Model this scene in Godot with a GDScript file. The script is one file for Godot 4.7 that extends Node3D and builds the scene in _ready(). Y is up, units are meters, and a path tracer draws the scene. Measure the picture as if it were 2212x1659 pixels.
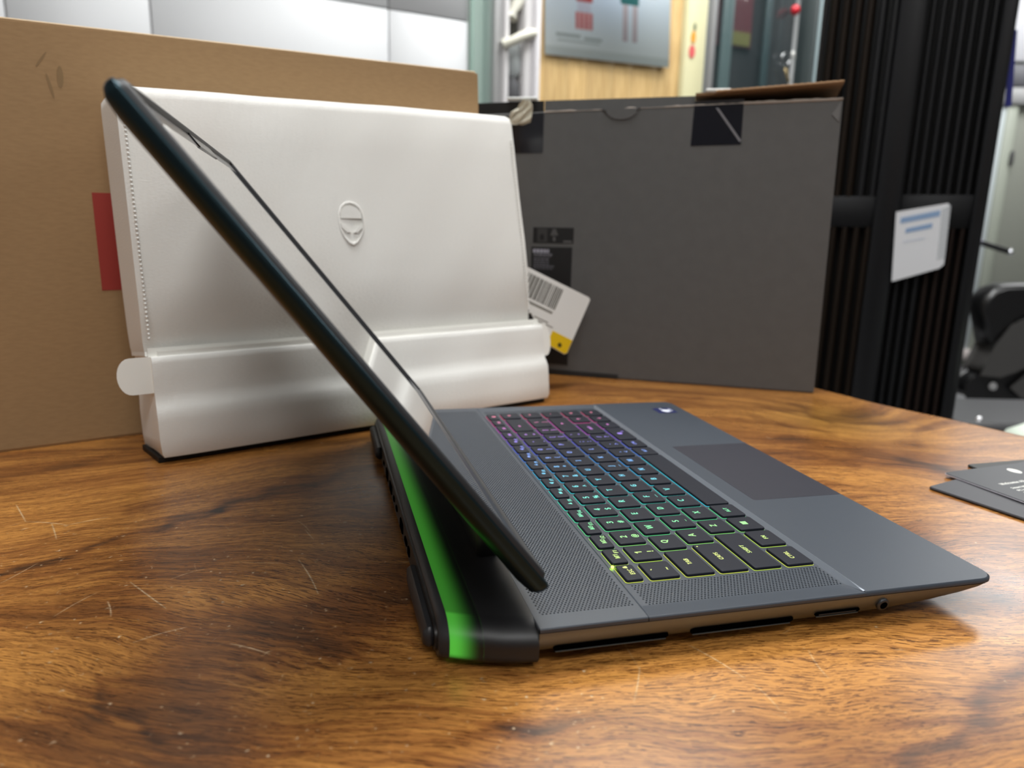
extends Node3D

var M := {}
var taken := {}

# ------------------------------------------------------------------ helpers
func V(x, y, z) -> Vector3:
	return Vector3(x, y, z)

func lin(r, g, b) -> Color:
	return Color(r, g, b).linear_to_srgb()

func mat(c: Color, rough := 0.6, metal := 0.0, spec := 0.5) -> StandardMaterial3D:
	var m := StandardMaterial3D.new()
	m.albedo_color = c
	m.roughness = rough
	m.metallic = metal
	m.metallic_specular = spec
	return m

func glow(c: Color, e: float, base := Color(0.02, 0.02, 0.02)) -> StandardMaterial3D:
	var m := mat(base, 0.5)
	m.emission_enabled = true
	m.emission = c
	m.emission_energy_multiplier = e
	return m

func noise_tex(freq: float, size := 256, normal := false, strength := 4.0, sd := 1, oct := 4, ramp: Gradient = null) -> NoiseTexture2D:
	var n := FastNoiseLite.new()
	n.seed = sd
	n.noise_type = FastNoiseLite.TYPE_SIMPLEX_SMOOTH
	n.frequency = freq
	n.fractal_octaves = oct
	var t := NoiseTexture2D.new()
	t.width = size
	t.height = size
	t.seamless = true
	t.noise = n
	t.as_normal_map = normal
	t.bump_strength = strength
	if ramp:
		t.color_ramp = ramp
	return t

func ramp2(a: Color, b: Color) -> Gradient:
	var g := Gradient.new()
	g.set_color(0, a)
	g.set_color(1, b)
	return g

func new_st() -> SurfaceTool:
	var s := SurfaceTool.new()
	s.begin(Mesh.PRIMITIVE_TRIANGLES)
	return s

# corners given counter-clockwise seen from outside
func tri(s: SurfaceTool, a: Vector3, b: Vector3, c: Vector3) -> void:
	s.add_vertex(a); s.add_vertex(c); s.add_vertex(b)

func quad(s: SurfaceTool, a: Vector3, b: Vector3, c: Vector3, d: Vector3) -> void:
	tri(s, a, b, c)
	tri(s, a, c, d)

func done(s: SurfaceTool) -> ArrayMesh:
	s.generate_normals()
	return s.commit()

# rings: each a loop counter-clockwise about the axis that runs from the last ring to the first
func loft(s: SurfaceTool, rings: Array, groups: Array, cap_a := true, cap_b := true, breaks := []) -> void:
	for i in rings.size() - 1:
		var p: PackedVector3Array = rings[i]
		var q: PackedVector3Array = rings[i + 1]
		var gr: int = groups[i] if i < groups.size() else 1
		s.set_smooth_group(gr)
		var n := p.size()
		for k in n:
			var k2 := (k + 1) % n
			if k in breaks:
				s.set_smooth_group(gr + 10 * (breaks.find(k) + 1))
			if p[k].distance_squared_to(p[k2]) > 1e-14:
				tri(s, p[k], q[k], p[k2])
			if q[k].distance_squared_to(q[k2]) > 1e-14:
				tri(s, p[k2], q[k], q[k2])
	s.set_smooth_group(-1)
	if cap_a:
		fan(s, rings[0], false)
	if cap_b:
		fan(s, rings[-1], true)

func fan(s: SurfaceTool, r: PackedVector3Array, flip: bool) -> void:
	var c := Vector3.ZERO
	for p in r:
		c += p
	c /= r.size()
	for k in r.size():
		var a := r[k]
		var b := r[(k + 1) % r.size()]
		if a.distance_squared_to(b) < 1e-14:
			continue
		if flip:
			tri(s, c, b, a)
		else:
			tri(s, c, a, b)

# rounded rectangle seen from above, counter-clockwise about +y; r = [x0z1, x1z1, x1z0, x0z0]
func rr(x0: float, x1: float, z0: float, z1: float, r: Array, y: float, n := 5) -> PackedVector3Array:
	var out := PackedVector3Array()
	var cs := [[x0 + r[0], z1 - r[0], PI, r[0]], [x1 - r[1], z1 - r[1], 1.5 * PI, r[1]], [x1 - r[2], z0 + r[2], 2 * PI, r[2]], [x0 + r[3], z0 + r[3], 2.5 * PI, r[3]]]
	for c in cs:
		for k in n:
			var a: float = c[2] + 0.5 * PI * k / (n - 1)
			out.append(V(c[0] + c[3] * cos(a), y, c[1] - c[3] * sin(a)))
	return out

func slab(x0: float, x1: float, z0: float, z1: float, y0: float, y1: float, r := 0.001, ch := 0.0004, n := 4) -> ArrayMesh:
	var s := new_st()
	var rv := [r, r, r, r]
	var ri: float = maxf(r - ch, 0.00005)
	var rj := [ri, ri, ri, ri]
	loft(s, [rr(x0 + ch, x1 - ch, z0 + ch, z1 - ch, rj, y1, n), rr(x0, x1, z0, z1, rv, y1 - ch, n), rr(x0, x1, z0, z1, rv, y0 + ch, n), rr(x0 + ch, x1 - ch, z0 + ch, z1 - ch, rj, y0, n)], [1, 1, 1])
	return done(s)

# chamfered box centred on the origin
func cbox(sx: float, sy: float, sz: float, ch := 0.002) -> ArrayMesh:
	return slab(-sx / 2, sx / 2, -sz / 2, sz / 2, -sy / 2, sy / 2, ch, ch, 2)

func tube(path: Array, r: float, seg := 10) -> ArrayMesh:
	var s := new_st()
	var rings := []
	for i in path.size():
		var d: Vector3 = (path[mini(i + 1, path.size() - 1)] - path[maxi(i - 1, 0)]).normalized()
		var a := d.cross(Vector3.UP if absf(d.y) < 0.9 else Vector3.RIGHT).normalized()
		var b := d.cross(a)
		var ring := PackedVector3Array()
		for k in seg:
			var t := TAU * k / seg
			ring.append(path[i] + (a * cos(t) + b * sin(t)) * r)
		rings.append(ring)
	loft(s, rings, [])
	return done(s)

func lathe(prof: Array, seg := 24) -> ArrayMesh:   # [radius, y] from top to bottom
	var s := new_st()
	var rings := []
	for p in prof:
		var ring := PackedVector3Array()
		for k in seg:
			var t := TAU * k / seg
			ring.append(V(p[0] * cos(t), p[1], -p[0] * sin(t)))
		rings.append(ring)
	loft(s, rings, [])
	return done(s)

# flat outline in x, y given counter-clockwise, thickness along z
func plate(pts: PackedVector2Array, th: float) -> ArrayMesh:
	var s := new_st()
	var idx := Geometry2D.triangulate_polygon(pts)
	s.set_smooth_group(-1)
	for i in range(0, idx.size(), 3):
		var a := pts[idx[i]]
		var b := pts[idx[i + 1]]
		var c := pts[idx[i + 2]]
		if (b - a).cross(c - a) < 0:
			var t := b
			b = c
			c = t
		tri(s, V(a.x, a.y, th / 2), V(b.x, b.y, th / 2), V(c.x, c.y, th / 2))
		tri(s, V(a.x, a.y, -th / 2), V(c.x, c.y, -th / 2), V(b.x, b.y, -th / 2))
	for k in pts.size():
		var a := pts[k]
		var b := pts[(k + 1) % pts.size()]
		quad(s, V(a.x, a.y, -th / 2), V(b.x, b.y, -th / 2), V(b.x, b.y, th / 2), V(a.x, a.y, th / 2))
	return done(s)

func ellipse(cx: float, cy: float, rx: float, ry: float, n := 24) -> PackedVector2Array:
	var o := PackedVector2Array()
	for k in n:
		o.append(Vector2(cx + rx * cos(TAU * k / n), cy + ry * sin(TAU * k / n)))
	return o

func numbered(called: String) -> String:
	var n: int = taken.get(called, 0)
	taken[called] = n + 1
	return called if n == 0 else "%s_%03d" % [called, n]

func tag(o: Node, label := "", category := "", group := "", kind := "") -> void:
	if label: o.set_meta("label", label)
	if category: o.set_meta("category", category)
	if group: o.set_meta("group", group)
	if kind: o.set_meta("kind", kind)

func thing(called: String, label: String, category: String, xf := Transform3D(), group := "") -> Node3D:
	var o := Node3D.new()
	o.name = numbered(called)
	o.transform = xf
	tag(o, label, category, group)
	add_child(o, true)
	return o

func part(parent: Node, called: String, mesh: Mesh, m: Material, at := Vector3.ZERO, turn := Vector3.ZERO) -> MeshInstance3D:
	var o := MeshInstance3D.new()
	o.name = called
	o.mesh = mesh
	o.material_override = m
	o.position = at
	o.rotation = turn
	parent.add_child(o, true)
	return o

func one(called: String, mesh: Mesh, m: Material, xf: Transform3D, label: String, category: String, group := "", kind := "") -> MeshInstance3D:
	var o := MeshInstance3D.new()
	o.name = numbered(called)
	o.mesh = mesh
	o.material_override = m
	o.transform = xf
	tag(o, label, category, group, kind)
	add_child(o, true)
	return o

var font: SystemFont
func text(t: String, h: float, depth := 0.00005, left := false) -> TextMesh:
	var m := TextMesh.new()
	m.text = t
	m.font = font
	m.font_size = 32
	m.pixel_size = h / 23.0
	m.depth = depth
	m.curve_step = 2.0
	m.horizontal_alignment = HORIZONTAL_ALIGNMENT_LEFT if left else HORIZONTAL_ALIGNMENT_CENTER
	m.vertical_alignment = VERTICAL_ALIGNMENT_CENTER
	return m

# room frame: x along the back wall, y up, z from the back wall towards the camera
var WALL := Transform3D(Basis(V(0.25005, 0, 0.96823), V(0, 1, 0), V(-0.96823, 0, 0.25005)), V(1.5434, 0, -0.6285))
func W(s: float, y: float, n: float) -> Vector3:
	return WALL * V(s, y, n)

# ------------------------------------------------------------------ scene
func _ready() -> void:
	font = SystemFont.new()
	font.font_names = PackedStringArray(["Droid Sans"])
	font.font_weight = 700
	# camera
	var cam := Camera3D.new()
	cam.name = "camera"
	add_child(cam)
	cam.transform = Transform3D(Basis(V(-0.25379913, 0.02237882, 0.96699803), V(0.22008259, 0.97484585, 0.03520263), V(-0.94188622, 0.22175382, -0.25234022)).orthonormalized(), V(-0.29621524, 0.18284982, -0.15343562))
	var at := CameraAttributesPhysical.new()
	at.frustum_focal_length = 12.0 * 1591.76 / 829.5
	at.exposure_aperture = 7.0
	at.frustum_focus_distance = 0.39
	at.frustum_near = 0.02
	at.frustum_far = 60.0
	cam.attributes = at
	cam.current = true
	# environment
	var env := Environment.new()
	env.background_mode = Environment.BG_COLOR
	env.background_color = Color(0.02, 0.02, 0.02)
	env.tonemap_mode = Environment.TONE_MAPPER_LINEAR
	env.tonemap_exposure = 0.98
	env.sdfgi_enabled = true
	env.ssao_enabled = true
	env.ssil_enabled = true
	var we := WorldEnvironment.new()
	we.name = "world"
	we.environment = env
	add_child(we)
	# ceiling lamps: [along wall, from wall, length, width, energy]
	ceiling_lamp(1.55, 0.55, 1.5, 0.6, 6.0, "long white ceiling panel lamp in front of the timber panelling")
	ceiling_lamp(0.25, 1.35, 1.2, 0.5, 3.9, "shorter white ceiling panel lamp straight above the laptop")
	ceiling_lamp(-0.3, 3.0, 1.5, 0.6, 2.6, "long white ceiling panel lamp behind the camera side of the table")
	ceiling_lamp(2.5, 1.9, 1.5, 0.6, 2.4, "long white ceiling panel lamp between the table and the folding gate")
	ceiling_lamp(4.6, -0.1, 1.5, 0.6, 4.0, "long white ceiling panel lamp over the parked scooter")
	materials()
	room()
	table()
	laptop()
	boxes()
	booklets()
	backdrop()
	gate()
	outside()

func ceiling_lamp(s: float, n: float, l: float, w: float, e: float, label: String) -> void:
	var t := thing("ceiling_light", label, "ceiling lamp", Transform3D(WALL.basis, W(s, 1.98, n)), "ceiling panel lamps")
	part(t, "housing", cbox(l + 0.04, 0.03, w + 0.04, 0.004), mat(Color(0.9, 0.9, 0.9), 0.5))
	part(t, "diffuser", cbox(l, 0.012, w, 0.003), glow(Color(1, 0.98, 0.95), 3.0, Color(0.9, 0.9, 0.9)), V(0, -0.016, 0))
	var a := AreaLight3D.new()
	a.name = "lamp"
	a.area_size = Vector2(l, w)
	a.area_normalize_energy = false
	a.light_energy = e
	a.light_color = Color(0.985, 0.995, 1.0)
	a.area_range = 12.0
	a.area_attenuation = 2.0
	a.shadow_enabled = true
	a.position = V(0, -0.026, 0)
	a.rotation = V(-PI / 2, 0, 0)
	t.add_child(a)

func materials() -> void:
	M.black = mat(Color(0.015, 0.015, 0.017), 0.6)
	M.white = mat(Color(0.9, 0.9, 0.88), 0.6)
	M.deck = mat(Color(0.205, 0.232, 0.268), 0.42, 0.0, 0.5)
	M.void = mat(Color(0.012, 0.012, 0.013), 1.0, 0.0, 0.0)
	M.deck.normal_enabled = true
	M.deck.normal_texture = noise_tex(0.2, 256, true, 1.0, 5)
	M.deck.normal_scale = 0.15
	M.deck.uv1_triplanar = true
	M.deck.uv1_scale = V(60, 60, 60)
	M.shell = mat(Color(0.44, 0.45, 0.44), 0.36, 0.8)
	M.lid = mat(Color(0.14, 0.205, 0.23), 0.3, 0.85)
	M.hump = mat(Color(0.085, 0.083, 0.09), 0.45, 0.0, 0.5)
	M.trim = mat(Color(0.15, 0.15, 0.16), 0.4, 0.0, 0.5)
	M.key = mat(Color(0.058, 0.072, 0.12), 0.5, 0.0, 0.35)
	M.glass_screen = mat(Color(0.012, 0.012, 0.014), 0.02, 0.0, 0.7)
	M.glass_screen.clearcoat_enabled = true
	M.glass_screen.clearcoat = 1.0
	M.glass_screen.clearcoat_roughness = 0.0
	M.rubber = mat(Color(0.03, 0.03, 0.03), 0.8)

# ------------------------------------------------------------------ room
func room() -> void:
	var floor_m := mat(Color(0.55, 0.55, 0.56), 0.5)
	floor_m.albedo_texture = noise_tex(0.01, 512, false, 1, 9, 4, ramp2(Color(0.8, 0.8, 0.8), Color(1, 1, 1)))
	floor_m.uv1_triplanar = true
	var wall_m := mat(Color(0.9, 0.9, 0.9), 0.7)
	wall_m.albedo_color = Color(0.88, 0.88, 0.88)
	wall_m.normal_enabled = true
	wall_m.normal_texture = noise_tex(0.08, 256, true, 2.0, 11)
	wall_m.normal_scale = 0.2
	wall_m.uv1_triplanar = true
	M.wall = wall_m
	var f := one("floor", cbox(8.2, 0.1, 5.4, 0.002), floor_m, Transform3D(WALL.basis, W(2.2, -0.8, 1.0)), "grey concrete floor of the shop below the table", "floor", "", "structure")
	one("ceiling", cbox(8.2, 0.1, 5.4, 0.002), wall_m, Transform3D(WALL.basis, W(2.2, 2.05, 1.0)), "plain white ceiling carrying the panel lamps", "ceiling", "", "structure")
	one("wall_left", cbox(0.1, 2.9, 5.4, 0.002), mat(Color(0.62, 0.61, 0.6), 0.8), Transform3D(WALL.basis, W(-1.85, 0.62, 1.0)), "plain grey side wall left of the table", "wall", "", "structure")
	one("wall_right", cbox(0.1, 2.9, 5.4, 0.002), mat(Color(0.62, 0.63, 0.6), 0.7), Transform3D(WALL.basis, W(6.25, 0.62, 1.0)), "grey wall beyond the parked scooter", "wall", "", "structure")
	one("wall_front", cbox(8.2, 2.9, 0.1, 0.002), mat(Color(0.55, 0.54, 0.53), 0.8), Transform3D(WALL.basis, W(2.2, 0.62, 3.65)), "plain grey wall behind the camera", "wall", "", "structure")
	one("wall_rear", cbox(8.2, 2.9, 0.1, 0.002), wall_m, Transform3D(WALL.basis, W(2.2, 0.62, -1.65)), "plain white wall far behind the glazed partition", "wall", "", "structure")
	# white tiled partition up to the glass
	var wb := Node3D.new()
	wb.name = "wall_back"
	wb.transform = WALL
	tag(wb, "white tiled wall behind the kraft box, with thin grey joints", "wall", "", "structure")
	add_child(wb, true)
	part(wb, "backing", cbox(2.72, 2.75, 0.08, 0.002), mat(Color(0.72, 0.72, 0.71), 0.8), V(-0.44, 0.625, -0.055))
	var tm := mat(Color(0.74, 0.745, 0.75), 0.5)
	var xs := [-1.8, -1.2, -0.655, -0.111, 0.154, 0.697, 0.918]
	var ys := [-0.75, -0.25, 0.2, 0.681, 1.15, 1.6, 2.0]
	for i in xs.size() - 1:
		for j in ys.size() - 1:
			var x0: float = xs[i] + 0.0015
			var x1: float = xs[i + 1] - 0.0015
			var y0: float = ys[j] + 0.0015
			var y1: float = ys[j + 1] - 0.0015
			part(wb, "tile", cbox(x1 - x0, y1 - y0, 0.016, 0.002), tm, V((x0 + x1) / 2, (y0 + y1) / 2, -0.01))

# ------------------------------------------------------------------ table
func smooth(a: float, b: float, x: float) -> float:
	var t := clampf((x - a) / (b - a), 0, 1)
	return t * t * (3 - 2 * t)

var nz: FastNoiseLite
func flow(x: float, z: float, rough := 1.0) -> Vector2:
	var d := x - 0.085
	var g := 0.125 * smooth(-0.34, -0.06, z) * (1.0 - 0.75 * smooth(0.12, 0.4, z))
	var v := d - g * tanh(d / (1.35 * g + 0.05)) + 0.1 * z
	v += 0.010 * nz.get_noise_2d(x * 5, z * 5) + 0.0032 * rough * nz.get_noise_2d(x * 22 + 9, z * 14) + 0.0010 * rough * nz.get_noise_2d(x * 70, z * 45 + 40)
	# knot near the far right of the top
	var kx := x - 0.285
	var kz := z - 0.345
	var kr := kx * kx + kz * kz
	v += 0.05 * exp(-kr / 0.0035)
	return Vector2(z + 0.01 * nz.get_noise_2d(x * 9 + 50, z * 9), v)

func seg_d(x: float, z: float, s: Array) -> float:
	var p := Vector2(x, z)
	var a := Vector2(s[0], s[1])
	var b := Vector2(s[2], s[3])
	var t := clampf((p - a).dot(b - a) / (b - a).length_squared(), 0, 1)
	return p.distance_to(a.lerp(b, t))

func table() -> void:
	nz = FastNoiseLite.new()
	nz.seed = 7
	nz.frequency = 1.0
	nz.noise_type = FastNoiseLite.TYPE_SIMPLEX_SMOOTH
	nz.fractal_type = FastNoiseLite.FRACTAL_NONE
	var fb := FastNoiseLite.new()
	fb.seed = 21
	fb.frequency = 1.0
	fb.noise_type = FastNoiseLite.TYPE_SIMPLEX_SMOOTH
	fb.fractal_octaves = 3
	# colour of the slab: bands along the grain, dark heartwood patches and streaks; [x, z, rx, rz, amount]
	var blobs := [[0.088, -0.235, 0.022, 0.045, 0.36], [0.03, -0.125, 0.022, 0.05, 0.5], [0.075, -0.17, 0.05, 0.05, 0.06], [0.10, -0.145, 0.02, 0.03, -0.12], [0.05, -0.185, 0.012, 0.03, -0.15], [0.15, -0.33, 0.05, 0.05, -0.15], [-0.02, -0.222, 0.022, 0.03, 0.3], [-0.05, -0.2, 0.03, 0.02, 0.3], [-0.07, -0.083, 0.006, 0.025, 0.55], [0.0, -0.2, 0.02, 0.03, 0.22], [-0.06, 0.0, 0.03, 0.12, -0.28], [0.0, -0.29, 0.03, 0.03, -0.2], [-0.02, -0.13, 0.012, 0.05, -0.22], [0.19, -0.28, 0.03, 0.08, -0.15], [0.24, -0.2, 0.03, 0.06, -0.12], [0.3, 0.37, 0.02, 0.02, 0.3], [0.0, 0.19, 0.03, 0.05, 0.25], [0.1, 0.23, 0.03, 0.04, -0.25], [0.2, 0.36, 0.03, 0.03, -0.2], [0.34, 0.25, 0.03, 0.02, -0.1], [0.283, 0.342, 0.016, 0.022, 0.35], [0.25, 0.30, 0.02, 0.03, -0.25], [0.235, 0.36, 0.02, 0.03, -0.22], [0.31, 0.29, 0.02, 0.03, -0.15], [0.16, 0.34, 0.02, 0.04, 0.2]]
	var segs := [[0.07, -0.345, 0.098, -0.313, 0.004, 0.35], [0.098, -0.313, 0.171, -0.216, 0.0045, 0.5], [0.171, -0.216, 0.235, -0.11, 0.006, 0.42], [0.12, -0.325, 0.2, -0.24, 0.006, 0.16], [-0.08, 0.14, -0.125, 0.035, 0.005, 0.5], [0.23, 0.235, 0.17, 0.298, 0.014, 0.4], [0.17, 0.298, 0.14, 0.31, 0.012, 0.35], [0.37, 0.2, 0.32, 0.3, 0.012, 0.4], [0.42, 0.12, 0.38, 0.24, 0.008, 0.35], [-0.03, 0.17, 0.03, 0.19, 0.012, 0.3], [0.04, 0.2, 0.056, 0.15, 0.012, 0.25], [-0.005, -0.245, -0.05, -0.212, 0.003, 0.3], [0.25, -0.37, 0.3, -0.29, 0.008, 0.3], [0.26, 0.3, 0.26, 0.38, 0.008, 0.25], [0.05, -0.21, -0.01, -0.15, 0.005, 0.3], [0.02, -0.17, -0.035, -0.12, 0.004, 0.22], [0.30, 0.25, 0.24, 0.29, 0.006, 0.3], [0.34, 0.32, 0.27, 0.31, 0.006, 0.3], [0.24, 0.39, 0.2, 0.33, 0.008, 0.3], [0.20, 0.20, 0.16, 0.25, 0.006, 0.2], [0.14, -0.25, 0.24, -0.14, 0.004, 0.2], [0.08, -0.30, 0.10, -0.25, 0.003, 0.2]]
	var N := 1024
	var S := 0.92
	var X0 := -0.35
	var Z0 := -0.45
	var data := PackedByteArray()
	data.resize(N * N * 3)
	var o := 0
	for j in N:
		var z := Z0 + S * (j + 0.5) / N
		for i in N:
			var x := X0 + S * (i + 0.5) / N
			var p := flow(x, z)
			var n1 := fb.get_noise_2d(p.y * 26.0, p.x * 2.2)
			var n2 := nz.get_noise_2d(p.y * 190.0, p.x * 7.0)
			var n3 := nz.get_noise_2d(p.y * 420.0, p.x * 16.0)
			var dk := 0.28 + 0.34 * n1 + 0.14 * n2 + 0.14 * n3
			var wx := x + 0.006 * nz.get_noise_2d(x * 30, z * 30) + 0.0012 * n3
			var wz := z + 0.008 * nz.get_noise_2d(x * 26 + 70, z * 26) + 0.003 * n2
			for b in blobs:
				var q: float = pow((wx - b[0]) / b[2], 2) + pow((wz - b[1]) / b[3], 2)
				if q < 6.0:
					dk += b[4] * exp(-q * 0.9)
			for s in segs:
				var lo: float = minf(s[0], s[2]) - s[4] * 3
				var hi: float = maxf(s[0], s[2]) + s[4] * 3
				if wx > lo and wx < hi:
					var q := seg_d(wx, wz, s) / float(s[4])
					if q < 2.6:
						dk += 0.85 * s[5] * exp(-q * q)
			dk = clampf(dk, 0.0, 1.0)
			var c: Color
			if dk < 0.45:
				c = Color(0.53, 0.24, 0.056).lerp(Color(0.25, 0.094, 0.023), dk / 0.45)
			else:
				c = Color(0.25, 0.094, 0.023).lerp(Color(0.030, 0.016, 0.011), (dk - 0.45) / 0.55)
			# olive gold round the knot
			var kq := exp(-(pow((x - 0.285) / 0.06, 2) + pow((z - 0.33) / 0.06, 2)))
			c = c.lerp(Color(c.r * 0.9, c.r * 0.56, c.b * 0.9), kq * 0.35)
			c = c.linear_to_srgb()
			data[o] = int(c.r * 255)
			data[o + 1] = int(c.g * 255)
			data[o + 2] = int(c.b * 255)
			o += 3
	var img := Image.create_from_data(N, N, false, Image.FORMAT_RGB8, data)
	img.resize(2048, 2048, Image.INTERPOLATE_CUBIC)
	scratches(img, X0, Z0, S)
	# pores: short dark dashes that follow the grain
	var D := 1024
	var dimg := Image.create(D, D, false, Image.FORMAT_RGB8)
	dimg.fill(Color(1, 1, 1))
	var rng := RandomNumberGenerator.new()
	rng.seed = 3
	for k in 3000:
		var cx := rng.randf() * D
		var cy := rng.randf() * D
		var ln := rng.randf_range(12, 50) if k % 3 else rng.randf_range(50, 130)
		var wd := rng.randf_range(0.9, 2.3) if k % 3 else rng.randf_range(0.5, 1.3)
		var dp := rng.randf_range(0.25, 0.8)
		var sl := rng.randf_range(-0.06, 0.06)
		for a in int(ln):
			var t := a / ln
			var hw := wd * sqrt(maxf(0.0, 1 - pow(2 * t - 1, 2))) + 0.3
			for b in range(-int(hw) - 1, int(hw) + 2):
				var cov := clampf(hw - absf(b) + 0.5, 0, 1) * dp
				if cov <= 0:
					continue
				var px := posmod(int(cx + a), D)
				var py := posmod(int(cy + b + sl * a), D)
				var old := dimg.get_pixel(px, py)
				dimg.set_pixel(px, py, old.lerp(old * Color(0.34, 0.25, 0.21), cov))
	dimg.resize(2048, 2048, Image.INTERPOLATE_CUBIC)
	var m := mat(Color(1, 1, 1), 0.34, 0.0, 0.5)
	m.albedo_texture = ImageTexture.create_from_image(img)
	m.detail_enabled = true
	m.detail_blend_mode = BaseMaterial3D.BLEND_MODE_MUL
	m.detail_uv_layer = BaseMaterial3D.DETAIL_UV_2
	m.detail_albedo = ImageTexture.create_from_image(dimg)
	m.roughness_texture = noise_tex(0.012, 512, false, 1, 33, 5, ramp2(Color(0.75, 0.75, 0.75), Color(1, 1, 1)))
	M.wood = m
	# outline of the slab
	var cv := Curve3D.new()
	var op := [V(0.202, 0, 0.459), V(0.264, 0, 0.438), V(0.327, 0, 0.412), V(0.392, 0, 0.395), V(0.5, 0, 0.36), V(0.6, 0, 0.2), V(0.64, 0, -0.05), V(0.63, 0, -0.35), V(0.52, 0, -0.64), V(0.25, 0, -0.78), V(-0.2, 0, -0.8), V(-0.5, 0, -0.6), V(-0.66, 0, -0.1), V(-0.6, 0, 0.35), V(-0.4, 0, 0.53), V(-0.1, 0, 0.55), V(0.08, 0, 0.5)]
	var dense := []
	for i in op.size():
		for k in 8:
			dense.append(op[i].cubic_interpolate(op[(i + 1) % op.size()], op[i - 1], op[(i + 2) % op.size()], k / 8.0))
	var ctr := V(0.02, 0, -0.05)
	var A := 420
	var rad := PackedFloat32Array()
	for k in A:
		var th := TAU * k / A
		var dir := V(cos(th), 0, sin(th))
		var best := 0.5
		for i in dense.size():
			var r: Variant = Geometry2D.segment_intersects_segment(Vector2.ZERO, Vector2(dir.x, dir.z) * 2.0, Vector2(dense[i].x - ctr.x, dense[i].z - ctr.z), Vector2(dense[(i + 1) % dense.size()].x - ctr.x, dense[(i + 1) % dense.size()].z - ctr.z))
			if r != null:
				best = r.length()
		rad.append(best)
	var st := new_st()
	var rings := []
	var R := 130
	for i in R + 1:
		rings.append([(i + 0.0) / R, 0.0, 0.0])
	rings.append([1.0, 0.0025, -0.0008])
	rings.append([1.0, 0.0045, -0.003])
	rings.append([1.0, 0.006, -0.01])
	rings.append([1.0, 0.004, -0.04])
	rings.append([1.0, -0.01, -0.055])
	rings.append([0.001, 0.0, -0.055])
	for rg in rings:
		for k in A:
			var th := TAU * k / A
			var q: float = rad[k] * maxf(rg[0], 0.0005) + rg[1]
			var x := ctr.x + cos(th) * q
			var z := ctr.z + sin(th) * q
			var p := flow(x, z, 0.45)
			st.set_uv(Vector2((x - X0) / S, (z - Z0) / S))
			st.set_uv2(Vector2(p.x / 0.11, p.y / 0.048))
			st.add_vertex(V(x, rg[2], z))
	for i in rings.size() - 1:
		for k in A:
			var k2 := (k + 1) % A
			var a := i * A + k
			var b := i * A + k2
			var c := (i + 1) * A + k
			var d := (i + 1) * A + k2
			for q in [a, b, d, a, d, c]:
				st.add_index(q)
	st.generate_normals()
	var t := thing("table", "glossy scratched table slab of dark-streaked orange wood under everything", "table")
	part(t, "tabletop", st.commit(), m)
	var leg_m := mat(lin(0.1, 0.04, 0.015), 0.5)
	for q in [[0.35, -0.4], [0.35, 0.12], [-0.35, -0.35], [-0.35, 0.3]]:
		part(t, "leg", lathe([[0.05, -0.052], [0.05, -0.1], [0.04, -0.4], [0.035, -0.75]], 16), leg_m, V(q[0], 0, q[1]))

func scratches(img: Image, X0: float, Z0: float, S: float) -> void:
	var N := img.get_width()
	var rng := RandomNumberGenerator.new()
	rng.seed = 11
	# long scratches and clusters, as [x, z, x, z, strength]
	var L := [[0.086, -0.168, 0.046, -0.158, 0.8], [0.078, -0.249, 0.047, -0.227, 0.6], [0.077, -0.23, 0.085, -0.215, 0.3], [0.01, -0.195, -0.002, -0.178, 0.6], [-0.045, -0.028, -0.066, -0.04, 0.3], [-0.035, 0.0, -0.062, 0.011, 0.4], [-0.066, 0.0125, -0.084, 0.013, 0.25], [0.02, -0.1, -0.025, -0.06, 0.35], [-0.05, 0.05, -0.07, 0.045, 0.3], [0.2, -0.34, 0.17, -0.325, 0.5], [0.17, -0.325, 0.16, -0.3, 0.5], [0.165, -0.31, 0.14, -0.3, 0.45], [0.16, -0.3, 0.168, -0.28, 0.5], [0.06, -0.255, 0.045, -0.25, 0.5], [0.11, -0.3, 0.09, -0.31, 0.35], [0.02, -0.235, 0.028, -0.215, 0.45], [0.05, -0.275, 0.07, -0.262, 0.35], [-0.02, 0.14, -0.035, 0.165, 0.4], [0.125, -0.165, 0.11, -0.16, 0.4], [0.14, -0.17, 0.12, -0.162, 0.3], [0.09, -0.2, 0.082, -0.17, 0.25], [0.037, -0.02, -0.06, -0.03, 0.12]]
	for l in L:
		scratch(img, (l[0] - X0) / S * N, (l[1] - Z0) / S * N, (l[2] - X0) / S * N, (l[3] - Z0) / S * N, minf(1.0, l[4] * 1.35), rng, 1.15)
	for k in 900:
		var x := rng.randf_range(-0.13, 0.3)
		var z := rng.randf_range(-0.4, 0.25)
		if k % 3:
			x = rng.randf_range(-0.09, 0.16)
			z = rng.randf_range(-0.34, -0.05)
		var a := rng.randf() * TAU
		var ln := rng.randf_range(0.0004, 0.0022) if k % 6 else rng.randf_range(0.004, 0.011)
		var st := rng.randf_range(0.35, 1.0) if k % 6 else rng.randf_range(0.15, 0.4)
		scratch(img, (x - X0) / S * N, (z - Z0) / S * N, (x + cos(a) * ln - X0) / S * N, (z + sin(a) * ln - Z0) / S * N, st, rng, 0.85 if k % 5 else 1.4)

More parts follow.
